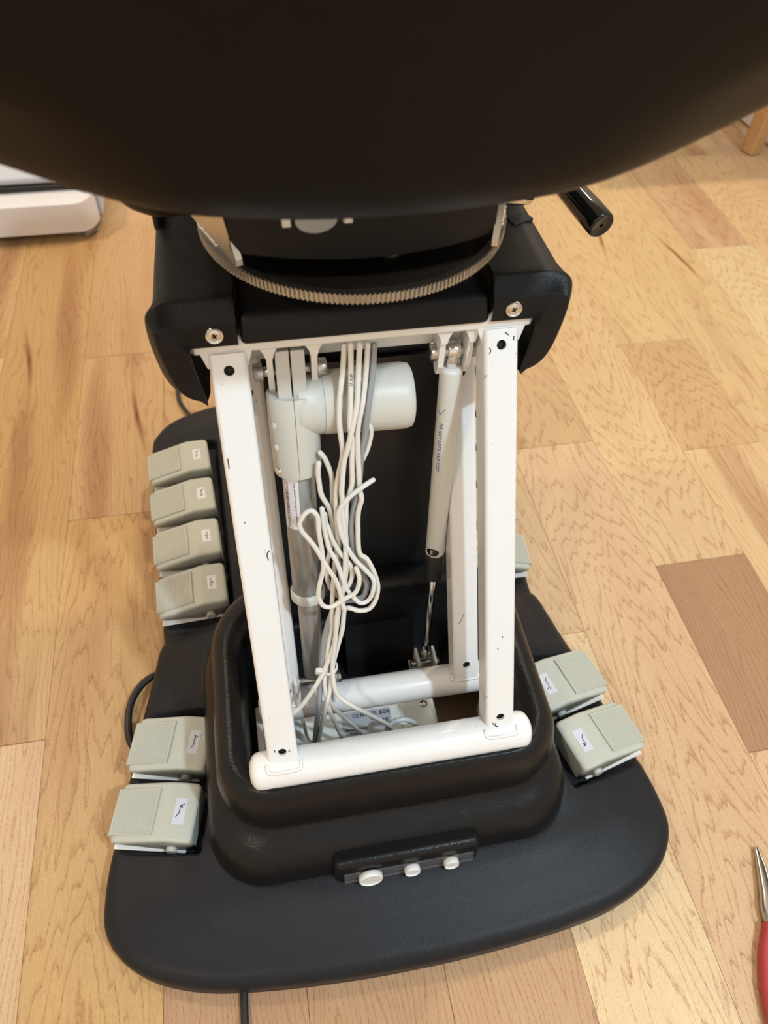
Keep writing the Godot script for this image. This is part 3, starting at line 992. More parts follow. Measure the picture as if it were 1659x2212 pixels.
func build_actuator(chair: Node3D) -> void:
	var top := Vector3(-0.0535, 0.462, -0.4400)
	var bot := Vector3(-0.0590, 0.160, -0.3540)
	var ax := (bot - top).normalized()                      # down along the actuator
	var x := (Vector3.RIGHT - ax * ax.x).normalized()
	var z := x.cross(-ax).normalized()                      # towards the viewer
	var B := Basis(x, -ax, z)
	var on := func(t: float) -> Vector3: return top + ax * t
	var r := 0.0190
	var hs := MB.new()
	# two half shells of the gear housing
	for s in [[PI / 2 + 0.012, PI * 1.5], [-PI / 2, PI / 2 - 0.012]]:
		hs.lathe(on.call(0.085), [Vector2(0, 0), Vector2(r * 0.8, 0.0), Vector2(r * 0.94, 0.001), Vector2(r * 0.975, 0.004), Vector2(r, 0.045), Vector2(r, 0.0655), Vector2(r * 0.96, 0.0668), Vector2(0, 0.0672)], 20, B, s[0], s[1])
	hs.lathe(on.call(0.0845), [Vector2(r * 0.95, 0.001), Vector2(r * 0.96, 0.065)], 8, B, PI / 2 - 0.05, PI / 2 + 0.05)
	var act := put("linear_actuator", hs, M.motor_plastic, chair)
	act.set_meta("label", "electric linear actuator with pale grey motor housing")
	# fork that hangs from the beam
	for s in [-1, 1]:
		var fk := MB.new()
		fk.rbox(on.call(0.005) + x * 0.0054 * s, Vector3(0.0098, 0.044, 0.024), 0.0008, B)
		put("mounting_fork", fk, M.motor_clevis, act)
	# motor across, to the right
	var mt := MB.new()
	var ma: Vector3 = on.call(0.0315) - z * 0.004
	mt.lathe(ma, [Vector2(0.018, 0.0), Vector2(0.0235, 0.004), Vector2(0.0235, 0.0215), Vector2(0.0230, 0.0220), Vector2(0.0240, 0.0225), Vector2(0.0240, 0.044), Vector2(0.0248, 0.0445), Vector2(0.0252, 0.082), Vector2(0.0240, 0.0875), Vector2(0.0215, 0.089), Vector2(0, 0.089)], 48, MB.along(x))
	put("motor", mt, M.motor_plastic, act)
	var tb := MB.new()
	tb.rod(on.call(0.084), on.call(0.206), 0.0128, 32)
	var tube := put("outer_tube", tb, M.grey_tube, act)
	var rg := MB.new()
	rg.lathe(on.call(0.2125), [Vector2(0.0128, 0), Vector2(0.0146, 0.0005), Vector2(0.0148, 0.002), Vector2(0.0148, 0.0085), Vector2(0.0138, 0.0095), Vector2(0.0128, 0.0095)], 32, B)
	put("collar", rg, M.motor_plastic, act)
	var rd := MB.new()
	rd.rod(on.call(0.20), on.call(0.306), 0.0098, 28)
	put("push_rod", rd, M.grey_tube, act)
	# screws sunk in the housing's left flank
	for t in [0.040, 0.058, 0.0785]:
		var sc := MB.new()
		var f := 0.95
		var dir := (-x * sin(f) + z * cos(f)).normalized()
		sc.rod(on.call(t) + dir * (r - 0.003), on.call(t) + dir * (r + 0.0012), 0.0028, 16)
		put("housing_screw", sc, M.chrome if t > 0.07 else M.motor_plastic, act)
	# curved paper label with bar code on the tube
	var lab := MB.new()
	lab.has_uv = true
	var lr := 0.01292
	for j in 16:
		for i in 1:
			var c := []
			var w := []
			for q in [[0, 0], [1, 0], [1, 1], [0, 1]]:
				var f: float = PI / 2 + 1.25 - 1.13 * (j + q[0]) / 16.0
				var nn := x * cos(f) + z * sin(f)
				c.append([on.call(0.0865 + 0.047 * q[1]) + nn * lr, nn])
				w.append(Vector2((j + q[0]) / 16.0, q[1]))
			for o in [[0, 1, 2], [0, 2, 3]]:
				var g: Vector3 = (c[o[1]][0] - c[o[0]][0]).cross(c[o[2]][0] - c[o[0]][0])
				var oo: Array = o if g.dot(c[o[0]][1]) < 0.0 else [o[0], o[2], o[1]]
				for k in oo:
					lab.p.append(c[k][0]); lab.n.append(c[k][1]); lab.uv.append(w[k])
	put("bar_code_label", lab, label_material(), tube)
	# foot of the rod between two ears on the rear tube
	for s in [-0.0185, 0.0165]:
		var ear := MB.new()
		ear.rbox(bot + Vector3(s, -0.004, 0.004), Vector3(0.0036, 0.032, 0.022), 0.0016, B)
		put("foot_ear", ear, M.plain_enamel, act)
	var pb := MB.new()
	pb.rod(bot + Vector3(-0.030, 0.002, 0.001), bot + Vector3(0.022, 0.002, 0.001), 0.0036, 16)
	pb.lathe(bot + Vector3(-0.028, 0.002, 0.001), [Vector2(0, 0), Vector2(0.0062, 0), Vector2(0.0066, 0.0008), Vector2(0.0066, 0.0062), Vector2(0, 0.0062)], 6, MB.along(Vector3.RIGHT))
	pb.lathe(bot + Vector3(0.019, 0.002, 0.001), [Vector2(0, 0), Vector2(0.0062, 0), Vector2(0.0066, 0.0008), Vector2(0.0066, 0.005), Vector2(0, 0.005)], 6, MB.along(Vector3.RIGHT))
	put("foot_bolt", pb, M.steel, act)

func label_material() -> StandardMaterial3D:
	var w := 200
	var h := 512
	var im := Image.create(w, h, false, Image.FORMAT_RGB8)
	im.fill(Color(0.90, 0.90, 0.92))
	var rng := RandomNumberGenerator.new()
	rng.seed = 3
	var ink := Color(0.07, 0.07, 0.08)
	# bar code along the left, small print lines on the right, a heading at the top
	var y := 120
	while y < 440:
		var t := rng.randi_range(2, 9)
		im.fill_rect(Rect2i(34, y, 46, t), ink)
		y += t + rng.randi_range(2, 8)
	for k in 26:
		im.fill_rect(Rect2i(150, 40 + k * 17, 14, rng.randi_range(6, 13)), Color(0.25, 0.25, 0.27))
		im.fill_rect(Rect2i(133, 44 + k * 17, 3, rng.randi_range(4, 12)), Color(0.5, 0.5, 0.52))
	for k in 8:
		im.fill_rect(Rect2i(66, 26 + k * 11, 13, 8), ink)
	for k in 3:
		im.fill_rect(Rect2i(34, 18 + k * 14, 18, 10), ink)
	for k in 7:
		im.fill_rect(Rect2i(36, 450 + k * 7, 40, rng.randi_range(1, 4)), ink)
	var m := mat("tube_label", Color.WHITE, 0.4)
	m.albedo_texture = ImageTexture.create_from_image(im)
	return m

# letters wrapped on a cylinder: the text runs down the axis
func wrapped_text(text: String, size: float, a: Vector3, ax: Vector3, x: Vector3, z: Vector3, r: float, f0: float) -> MB:
	var tm := TextMesh.new()
	var sf := SystemFont.new()
	sf.font_names = PackedStringArray(["Droid Sans"])
	sf.font_weight = 700
	tm.font = sf
	tm.text = text
	tm.font_size = 32
	tm.pixel_size = size / 32.0
	tm.depth = 0.0
	tm.horizontal_alignment = HORIZONTAL_ALIGNMENT_LEFT
	var mb := MB.new()
	var arr := tm.surface_get_arrays(0)
	var vs: PackedVector3Array = arr[Mesh.ARRAY_VERTEX]
	var idx: PackedInt32Array = arr[Mesh.ARRAY_INDEX] if arr[Mesh.ARRAY_INDEX] != null else PackedInt32Array(range(vs.size()))
	for i in range(0, idx.size(), 3):
		var q := []
		var nn := []
		for k in 3:
			var v := vs[idx[i + k]]
			var f := f0 - v.y / r
			var d := x * cos(f) + z * sin(f)
			q.append(a + ax * v.x + d * r)
			nn.append(d)
		mb.tri(q[0], q[1], q[2], nn[0], nn[1], nn[2])
	return mb

func build_gas_spring(chair: Node3D) -> void:
	var top := Vector3(0.0665, 0.463, -0.4410)
	var bot := Vector3(0.0620, 0.078, -0.3995)
	var ax := (bot - top).normalized()
	var x := (Vector3.RIGHT - ax * ax.x).normalized()
	var z := x.cross(-ax).normalized()
	var B := Basis(x, -ax, z)
	var on := func(t: float) -> Vector3: return top + ax * t
	var cy := MB.new()
	cy.lathe(on.call(0.2170), [Vector2(0, 0), Vector2(0.0088, 0), Vector2(0.0088, 0.1990), Vector2(0.0084, 0.2012), Vector2(0.0070, 0.2026), Vector2(0.0, 0.2030)], 32, B)
	var sp := put("gas_spring", cy, M.spring_paint, chair)
	sp.set_meta("label", "white gas spring with black collar and chrome rod")
	var eye := MB.new()
	eye.rod(on.call(-0.006), on.call(0.0165), 0.0046, 20, 0.002)
	eye.lathe(on.call(0.0), [Vector2(0, -0.0045), Vector2(0.0064, -0.0045), Vector2(0.0068, -0.004), Vector2(0.0068, 0.004), Vector2(0.0064, 0.0045), Vector2(0, 0.0045)], 24, MB.along(x))
	put("end_fitting", eye, M.chrome, sp)
	var cap := MB.new()
	cap.lathe(on.call(0.2480), [Vector2(0.003, 0), Vector2(0.0088, 0), Vector2(0.0095, 0.001), Vector2(0.0095, 0.0325), Vector2(0.0090, 0.0335)], 28, B)
	put("end_collar", cap, M.black_rubber, sp)
	var rd := MB.new()
	rd.rod(on.call(0.246), on.call(0.378), 0.0033, 20)
	rd.lathe(on.call(0.378), [Vector2(0, 0), Vector2(0.0040, 0), Vector2(0.0048, 0.002), Vector2(0.0048, 0.020), Vector2(0.0033, 0.023)], 20, B)
	put("piston_rod", rd, M.chrome, sp)
	var br := MB.new()
	for s in [-0.0085, 0.0095]:
		br.rbox(bot + Vector3(s, -0.004, 0.001), Vector3(0.0034, 0.032, 0.024), 0.0014, B)
	br.rbox(bot + Vector3(0.0, -0.020, 0.0), Vector3(0.03, 0.004, 0.03), 0.001)
	put("lower_bracket", br, M.plain_enamel, sp)
	var bolt := MB.new()
	bolt.rod(bot + Vector3(-0.0150, 0, 0.001), bot + Vector3(0.016, 0, 0.001), 0.0034, 14)
	bolt.lathe(bot + Vector3(-0.0155, 0, 0.001), [Vector2(0, 0), Vector2(0.0056, 0), Vector2(0.006, 0.0006), Vector2(0.006, 0.0045), Vector2(0, 0.0045)], 6, MB.along(Vector3.RIGHT))
	put("bracket_bolt", bolt, M.steel, sp)
	put("printed_warning", wrapped_text("DO NOT OPEN AND HEAT", 0.0042, on.call(0.062), ax, x, z, 0.00886, PI / 2 + 0.78), M.blue_ink, sp)
	var tri_mark := MB.new()
	for k in 3:
		var pts := []
		for e in [[0.0, 0.0038], [0.0055, 0.0], [0.0, -0.0038]]:
			var f: float = PI / 2 + 0.98 + e[1] / 0.0088
			pts.append(on.call(0.049 + e[0]) + (x * cos(f) + z * sin(f)) * 0.00886)
		tri_mark.tube([pts[k], pts[(k + 1) % 3]], 0.00028, 5, 0.002)
	put("printed_triangle", tri_mark, M.blue_ink, sp)
	var oval := MB.new()
	var orows := []
	for e in [0.02, 0.34, 0.67, 1.0]:
		var row := PackedVector3Array()
		for k in 28:
			var g := TAU * k / 28.0
			var f: float = PI / 2 + 0.55 + e * 0.0062 * cos(g) / 0.0088
			row.append(on.call(0.2085 + e * 0.0048 * sin(g)) + (x * cos(f) + z * sin(f)) * 0.00892)
		orows.append(row)
	oval.sheet(orows, true, z)
	put("oval_badge", oval, M.dark_steel, sp)
	put("badge_print", wrapped_text("GAS", 0.0034, on.call(0.2053), ax, x, z, 0.00897, PI / 2 + 0.66), M.sticker_white, sp)

# ---------------------------------------------------------------- covers and swivel under the seat
func wing(side: float, chair: Node3D) -> MeshInstance3D:
	# outer edge and inner edge of the cover seen from the front: [x, y] each
	var key := [[0.0865, 0.5280, 0.0865, 0.4970], [0.1000, 0.5280, 0.1000, 0.4970], [0.1180, 0.5278, 0.1175, 0.4970], [0.1290, 0.5274, 0.1178, 0.4965], [0.1365, 0.5258, 0.1180, 0.4960],
		[0.1412, 0.5222, 0.1180, 0.4945], [0.1432, 0.5165, 0.1180, 0.4915], [0.1436, 0.5040, 0.1178, 0.4870], [0.1424, 0.4900, 0.1170, 0.4810], [0.1402, 0.4755, 0.1158, 0.4735],
		[0.1365, 0.4645, 0.1148, 0.4665], [0.1308, 0.4575, 0.1140, 0.4605], [0.1228, 0.4535, 0.1133, 0.4560], [0.1145, 0.4515, 0.1128, 0.4525]]
	var outer := []
	var inner := []
	for k in key:
		outer.append(Vector3(k[0], k[1], 0)); inner.append(Vector3(k[2], k[3], 0))
	var rows := []
	var n := key.size() - 1
	var sub := 4
	for i in n * sub + 1:
		var i0 := mini(i / sub, n - 1)
		var f := float(i) / sub - i0
		var a0 := maxi(i0 - 1, 0)
		var b1 := mini(i0 + 2, n)
		var o: Vector3 = outer[i0].cubic_interpolate(outer[i0 + 1], outer[a0], outer[b1], f)
		var q: Vector3 = inner[i0].lerp(inner[i0 + 1], f)
		var s := float(i) / sub
		var turn := sm01((s - 2.5) / 3.0)
		var zf := lerpf(-0.4248, -0.4190, turn)
		var room := o.distance_to(q)
		var bev := minf(lerpf(0.0150, 0.0085, turn), room * 0.75)
		var dep := lerpf(0.0110, 0.0130, turn) * minf(1.0, room / 0.012)
		var d := (q - o).normalized()
		var row := PackedVector3Array()
		var back := lerpf(-0.62, -0.54, turn)
		for c in [[0.955, 0.004, 0.0], [0.962, 0.0015, 0.45], [0.966, 0.0, 0.80], [0.968, 0.0, 0.90], [0.985, 0.0, 0.97]]:
			row.append(Vector3(o.x * lerpf(1.0, c[0], turn if s > 3.0 else turn), o.y + c[1] * (1.0 - turn), lerpf(back, zf - dep, c[2])))
		for c in [[0.0, 1.0], [0.05, 0.86], [0.16, 0.70], [0.5, 0.36], [0.84, 0.08], [1.0, 0.0]]:
			row.append(o + d * bev * c[0] + Vector3(0, 0, zf - dep * c[1]))
		for c in [0.35, 0.7, 0.95, 1.0]:
			row.append(o + d * lerpf(bev, room, c) + Vector3(0, 0, zf))
		row.append(Vector3(q.x, q.y, zf - 0.0006))
		row.append(Vector3(q.x, q.y, zf - (0.003 if s > 2.2 else 0.012)))
		rows.append(row)
	for r in rows:
		for j in r.size():
			r[j] = Vector3(r[j].x * side, r[j].y, r[j].z)
	var mb := MB.new()
	mb.sheet(rows, false, Vector3(side * 0.6, 0.6, 1))
	# inner flange that closes the seam to the middle cover
	mb.rbox(Vector3(0.0868 * side, 0.511, -0.5175), Vector3(0.0022, 0.032, 0.175), 0.0006, Basis(), 1)
	if side < 0.0:        # raised lip on the outer top edge
		mb.rbox(Vector3(-0.1345, 0.532, -0.562), Vector3(0.0065, 0.018, 0.075), 0.0032, Basis(Vector3.UP, 0.05), 3)
	var o := put("side_cover", mb, M.black_abs, chair)
	var sc := MB.new()
	var sp := Vector3(0.1010 * side, 0.5065, -0.4244)
	var sb := MB.along(Vector3(0, 0.03, 1))
	sc.lathe(sp, [Vector2(0.0062, 0), Vector2(0.0062, 0.0008), Vector2(0.0056, 0.0016), Vector2(0.0046, 0.0014), Vector2(0.0043, 0.0008), Vector2(0.0038, 0.0012), Vector2(0.0026, 0.0016), Vector2(0.0015, 0.0016), Vector2(0.0013, 0.0004), Vector2(0, 0.0004)], 32, sb)
	var screw := put("cover_screw", sc, M.chrome, o)
	var cross := MB.new()
	for a in [0.5, 0.5 + PI / 2]:
		cross.rbox(sp + sb.y * 0.0015, Vector3(0.0046, 0.0005, 0.0010), 0.0002, sb * Basis(Vector3.UP, a), 1)
	put("cross_slot", cross, M.dark_hole, screw)
	return o

func build_top(chair: Node3D) -> void:
	for s in [-1.0, 1.0]:
		wing(s, chair)
	# middle cover between the two side covers
	var key := [[0.524, -0.62], [0.521, -0.50], [0.5185, -0.450], [0.5165, -0.4370], [0.5148, -0.4318], [0.5105, -0.4280], [0.4985, -0.4245], [0.4970, -0.4250], [0.4970, -0.4300]]
	var pts := []
	for k in key:
		pts.append(Vector3(0, k[0], k[1]))
	var path := MB.smooth(pts, 0.004)
	var rows := []
	for i in path.size():
		var row := PackedVector3Array()
		var t: Vector3 = (path[mini(i + 1, path.size() - 1)] - path[maxi(i - 1, 0)]).normalized()
		var nn := Vector3(0, t.z, -t.y)
		for q in [[-0.0845, -0.030], [-0.0845, -0.003], [-0.0838, -0.0012], [-0.082, -0.0002], [-0.079, 0.0], [-0.04, 0.0], [0.0, 0.0], [0.04, 0.0], [0.079, 0.0], [0.082, -0.0002], [0.0838, -0.0012], [0.0845, -0.003], [0.0845, -0.030]]:
			row.append(path[i] + Vector3(q[0], 0, 0) + nn * q[1])
		rows.append(row)
	var mb := MB.new()
	mb.sheet(rows, false, Vector3(0, 1, 1))
	put("middle_cover", mb, M.black_abs, chair)
	# toothed swivel plate
	var gc := Vector3(-0.001, 0.550, -0.4845)
	var teeth := 216
	var R := 0.1025
	var gr := MB.new()
	var h := 0.0062
	for k in teeth:
		var a0 := TAU * k / teeth
		var prof := [[0.0, R], [0.42, R], [0.55, R - 0.0014], [0.87, R - 0.0014], [1.0, R]]
		for i in 4:
			var f0: float = a0 + TAU / teeth * prof[i][0]
			var f1: float = a0 + TAU / teeth * prof[i + 1][0]
			var p0: Vector3 = gc + Vector3(cos(f0), 0, sin(f0)) * prof[i][1]
			var p1: Vector3 = gc + Vector3(cos(f1), 0, sin(f1)) * prof[i + 1][1]
			var up := Vector3(0, h, 0)
			var out: Vector3 = (p1 - p0).cross(Vector3.UP)
			if out.dot(p0 - gc) < 0:
				out = -out
			gr.quad(p0, p1, p1 + up, p0 + up, out)
			var i0 := gc + Vector3(cos(f0), 0, sin(f0)) * (R - 0.006)
			var i1 := gc + Vector3(cos(f1), 0, sin(f1)) * (R - 0.006)
			gr.quad(p0 + up, p1 + up, i1 + up, i0 + up, Vector3.UP)
			gr.quad(p0, p1, i1, i0, Vector3.DOWN)
	var gear := put("swivel_gear", gr, M.gear_steel, chair)
	var disc := MB.new()
	disc.lathe(gc, [Vector2(0.02, 0), Vector2(R - 0.006, 0), Vector2(R - 0.006, h - 0.0006), Vector2(R - 0.0075, h), Vector2(0, h)], 96)
	put("swivel_plate", disc, M.disc_steel, gear)
	var bolt := MB.new()
	bolt.lathe(Vector3(0.0150, 0.5562, -0.4290), [Vector2(0, 0), Vector2(0.0078, 0), Vector2(0.0078, 0.0016), Vector2(0.0062, 0.002), Vector2(0.0062, 0.005), Vector2(0.0055, 0.0062), Vector2(0, 0.0062)], 24)
	put("plate_bolt", bolt, M.zinc, gear)
	var hub := MB.new()
	hub.rod(Vector3(0, 0.525, -0.487), Vector3(0, 0.551, -0.487), 0.05, 32)
	put("swivel_hub", hub, M.dark_steel, gear)
	# splayed upright plates welded on the gear
	for s in [-1, 1]:
		var u := Vector3(0.018 * s * -1.0, 0, 0.046).normalized()       # along the foot, towards the viewer
		var pb := Basis(u, Vector3.UP, u.cross(Vector3.UP))
		var pl := MB.new()
		pl.prism(Vector3(0.0985 * s, 0.5564, -0.470), [Vector2(-0.03, 0), Vector2(0.0520, 0), Vector2(0.0542, 0.002), Vector2(0.0538, 0.006), Vector2(0.040, 0.030), Vector2(0.028, 0.052), Vector2(-0.03, 0.052)], 0.0040, pb)
		var pp := put("upright_plate", pl, M.zinc, gear)
		var wd := MB.new()
		var q := []
		for k in 8:
			q.append(Vector3(0.1000 * s, 0.5568, -0.470) + u * (-0.004 + 0.004 * k) + Vector3(0.0004 * s * (k % 2), 0, 0))
		wd.tube(q, 0.0015, 8, 0.002)
		put("weld_bead", wd, M.chrome, pp)
	# curved skirt of the seat carrier
	var sk := []
	for y in [0.5640, 0.5655, 0.5990, 0.6010]:
		var row := PackedVector3Array()
		var lip := 0.0015 if y == 0.5640 or y == 0.6010 else 0.0
		for k in 33:
			var f := lerpf(-0.43, 0.43, k / 32.0)
			row.append(Vector3(0.195 * sin(f) - 0.002, y, -0.602 + (0.195 - lip) * cos(f)))
		sk.append(row)
	var sm := MB.new()
	sm.sheet(sk, false, Vector3(0, 0, 1))
	sm.rbox(Vector3(-0.002, 0.582, -0.505), Vector3(0.150, 0.030, 0.16), 0.004)
	var skirt := put("seat_carrier", sm, M.black_abs, chair)
	for q in [[-0.0535, 0.012], [-0.0205, 0.010]]:
		var e := MB.new()
		e.prism(Vector3(q[0] + 0.002, 0.607, -0.389), [Vector2(-0.010, -0.006), Vector2(0.0, -0.0075), Vector2(0.008, -0.004), Vector2(0.010, 0.02), Vector2(-0.014, 0.02)], 0.0042, Basis(Vector3.UP, -PI / 2))
		put("hinge_ear", e, M.plain_enamel, skirt)
	var hp := MB.new()
	hp.lathe(Vector3(-0.036, 0.619, -0.404), [Vector2(0, 0.0), Vector2(0.0105, 0.0), Vector2(0.0112, 0.0008), Vector2(0.0112, 0.028), Vector2(0, 0.028)], 28, MB.along(Vector3(0, -0.45, 1)))
	put("hinge_tube", hp, M.zinc, skirt)
	# seat cushion, mostly out of sight behind the backrest
	var seat := MB.new()
	seat.rbox(Vector3(0, 0.624, -0.655), Vector3(0.300, 0.075, 0.50), 0.034, Basis(), 6)
	put("seat_cushion", seat, M.black_vinyl, chair)
	# chrome stub and black grip of the release lever
	var stub := MB.new()
	stub.rod(Vector3(0.096, 0.5625, -0.470), Vector3(0.124, 0.5500, -0.492), 0.0058, 18)
	var st := put("lever_stub", stub, M.chrome, chair)
	var slot := MB.new()
	slot.rbox(Vector3(0.1240, 0.5285, -0.500), Vector3(0.018, 0.0024, 0.011), 0.001, Basis(Vector3.UP, 0.35))
	put("cover_slot", slot, M.dark_hole, st)
	var gp := MB.new()
	var g0 := Vector3(0.181, 0.514, -0.635)
	var g1 := Vector3(0.2080, 0.4975, -0.5340)
	gp.lathe(g0, [Vector2(0, 0), Vector2(0.0080, 0), Vector2(0.0088, 0.01), Vector2(0.0102, 0.05), Vector2(0.0114, 0.085), Vector2(0.0114, g0.distance_to(g1) - 0.0015), Vector2(0.0106, g0.distance_to(g1)), Vector2(0.0096, g0.distance_to(g1) + 0.0002), Vector2(0.0090, g0.distance_to(g1) - 0.0004), Vector2(0.0016, g0.distance_to(g1) - 0.0004), Vector2(0.0014, g0.distance_to(g1) - 0.002), Vector2(0, g0.distance_to(g1) - 0.002)], 32, MB.along(g1 - g0))
	put("lever_grip", gp, M.black_gloss, chair)
	var arm_rod := MB.new()
	arm_rod.tube([Vector3(0.13, 0.556, -0.525), Vector3(0.150, 0.548, -0.60), Vector3(0.168, 0.530, -0.650), g0 + Vector3(0, 0, 0.01)], 0.005, 12)
	put("lever_rod", arm_rod, M.dark_steel, chair)

func build_backrest(chair: Node3D) -> void:
	# a thick upholstered pad with a rounded lower edge, leaning back over the viewer
	var W := 0.211
	var A := 0.100
	var H := 0.62
	var outline := []
	for k in 49:
		var f := PI + PI * k / 48.0
		outline.append(Vector2(W * cos(f), A + A * sin(f)))
	for k in range(1, 9):
		outline.append(Vector2(W - 0.02 * k / 8.0, lerpf(A, H - 0.10, k / 8.0)))
	for k in range(1, 17):
		var f := PI / 2 * k / 16.0
		outline.append(Vector2(W - 0.02 - 0.10 + 0.10 * cos(f), H - 0.10 + 0.10 * sin(f)))
	for k in range(1, 17):
		var f := PI / 2 + PI / 2 * k / 16.0
		outline.append(Vector2(-W + 0.02 + 0.10 + 0.10 * cos(f), H - 0.10 + 0.10 * sin(f)))
	for k in range(1, 8):
		outline.append(Vector2(-W + 0.02 * (1.0 - k / 8.0), lerpf(H - 0.10, A, k / 8.0)))
	var m := outline.size()
	var mid := Vector2(0, 0.30)
	var rows := []
	# from the middle of the far side round the edge to the middle of the near side
	var T := 0.036
	var secs := []
	for q in [0.02, 0.3, 0.6, 0.8]:
		secs.append([q, -T])
	for k in 7:
		var f := -PI / 2 + PI / 2 * k / 6.0
		secs.append([0.84 + 0.16 * pow(cos(f), 0.8), T * signf(sin(f)) * pow(absf(sin(f)), 0.8)])
	# the near side has a wide bevel all round
	for q in [[0.997, 0.005], [0.988, 0.010], [0.972, 0.0142], [0.94, 0.0185], [0.90, 0.0232], [0.86, 0.0282], [0.835, 0.0312], [0.815, 0.0334], [0.79, 0.0348], [0.75, 0.0360], [0.6, 0.0384], [0.3, 0.0402], [0.02, 0.0420]]:
		secs.append(q)
	for s in secs:
		var row := PackedVector3Array()
		for v in outline:
			var q: Vector2 = mid + (v - mid) * s[0]
			var plain: float = s[1]
			if s[1] > 0.0 and s[0] > 0.75:
				var e := pow(clampf((s[0] - 0.84) / 0.16, 0.0, 1.0), 1.25)
				plain = T * pow(maxf(1.0 - e * e, 0.0), 0.4)
			row.append(Vector3(q.x, q.y, lerpf(plain, s[1], sm01((absf(v.x) / W - 0.40) / 0.45))))
		rows.append(row)
	var lean := Transform3D(Basis(Vector3.BACK, deg_to_rad(-0.3)) * Basis(Vector3.RIGHT, deg_to_rad(BACK_LEAN)), Vector3(-0.010, 0.6365, -0.352))
	var out := []
	for r in rows:
		var o := PackedVector3Array()
		for v in r:
			o.append(lean * v)
		out.append(o)
	var mb := MB.new()
	mb.sheet(out, true)
	put("backrest", mb, M.black_vinyl, chair)

const BACK_LEAN := 20.0

# ---------------------------------------------------------------- foot pedals
# local frame: x from the outer tread (0) to the hinge end, z across, y up
func pedal_height(s: float) -> float:
	if s < 0.053:
		return lerpf(0.0185, 0.0325, s / 0.053)
	return lerpf(0.0325, 0.0315, (s - 0.053) / 0.027)

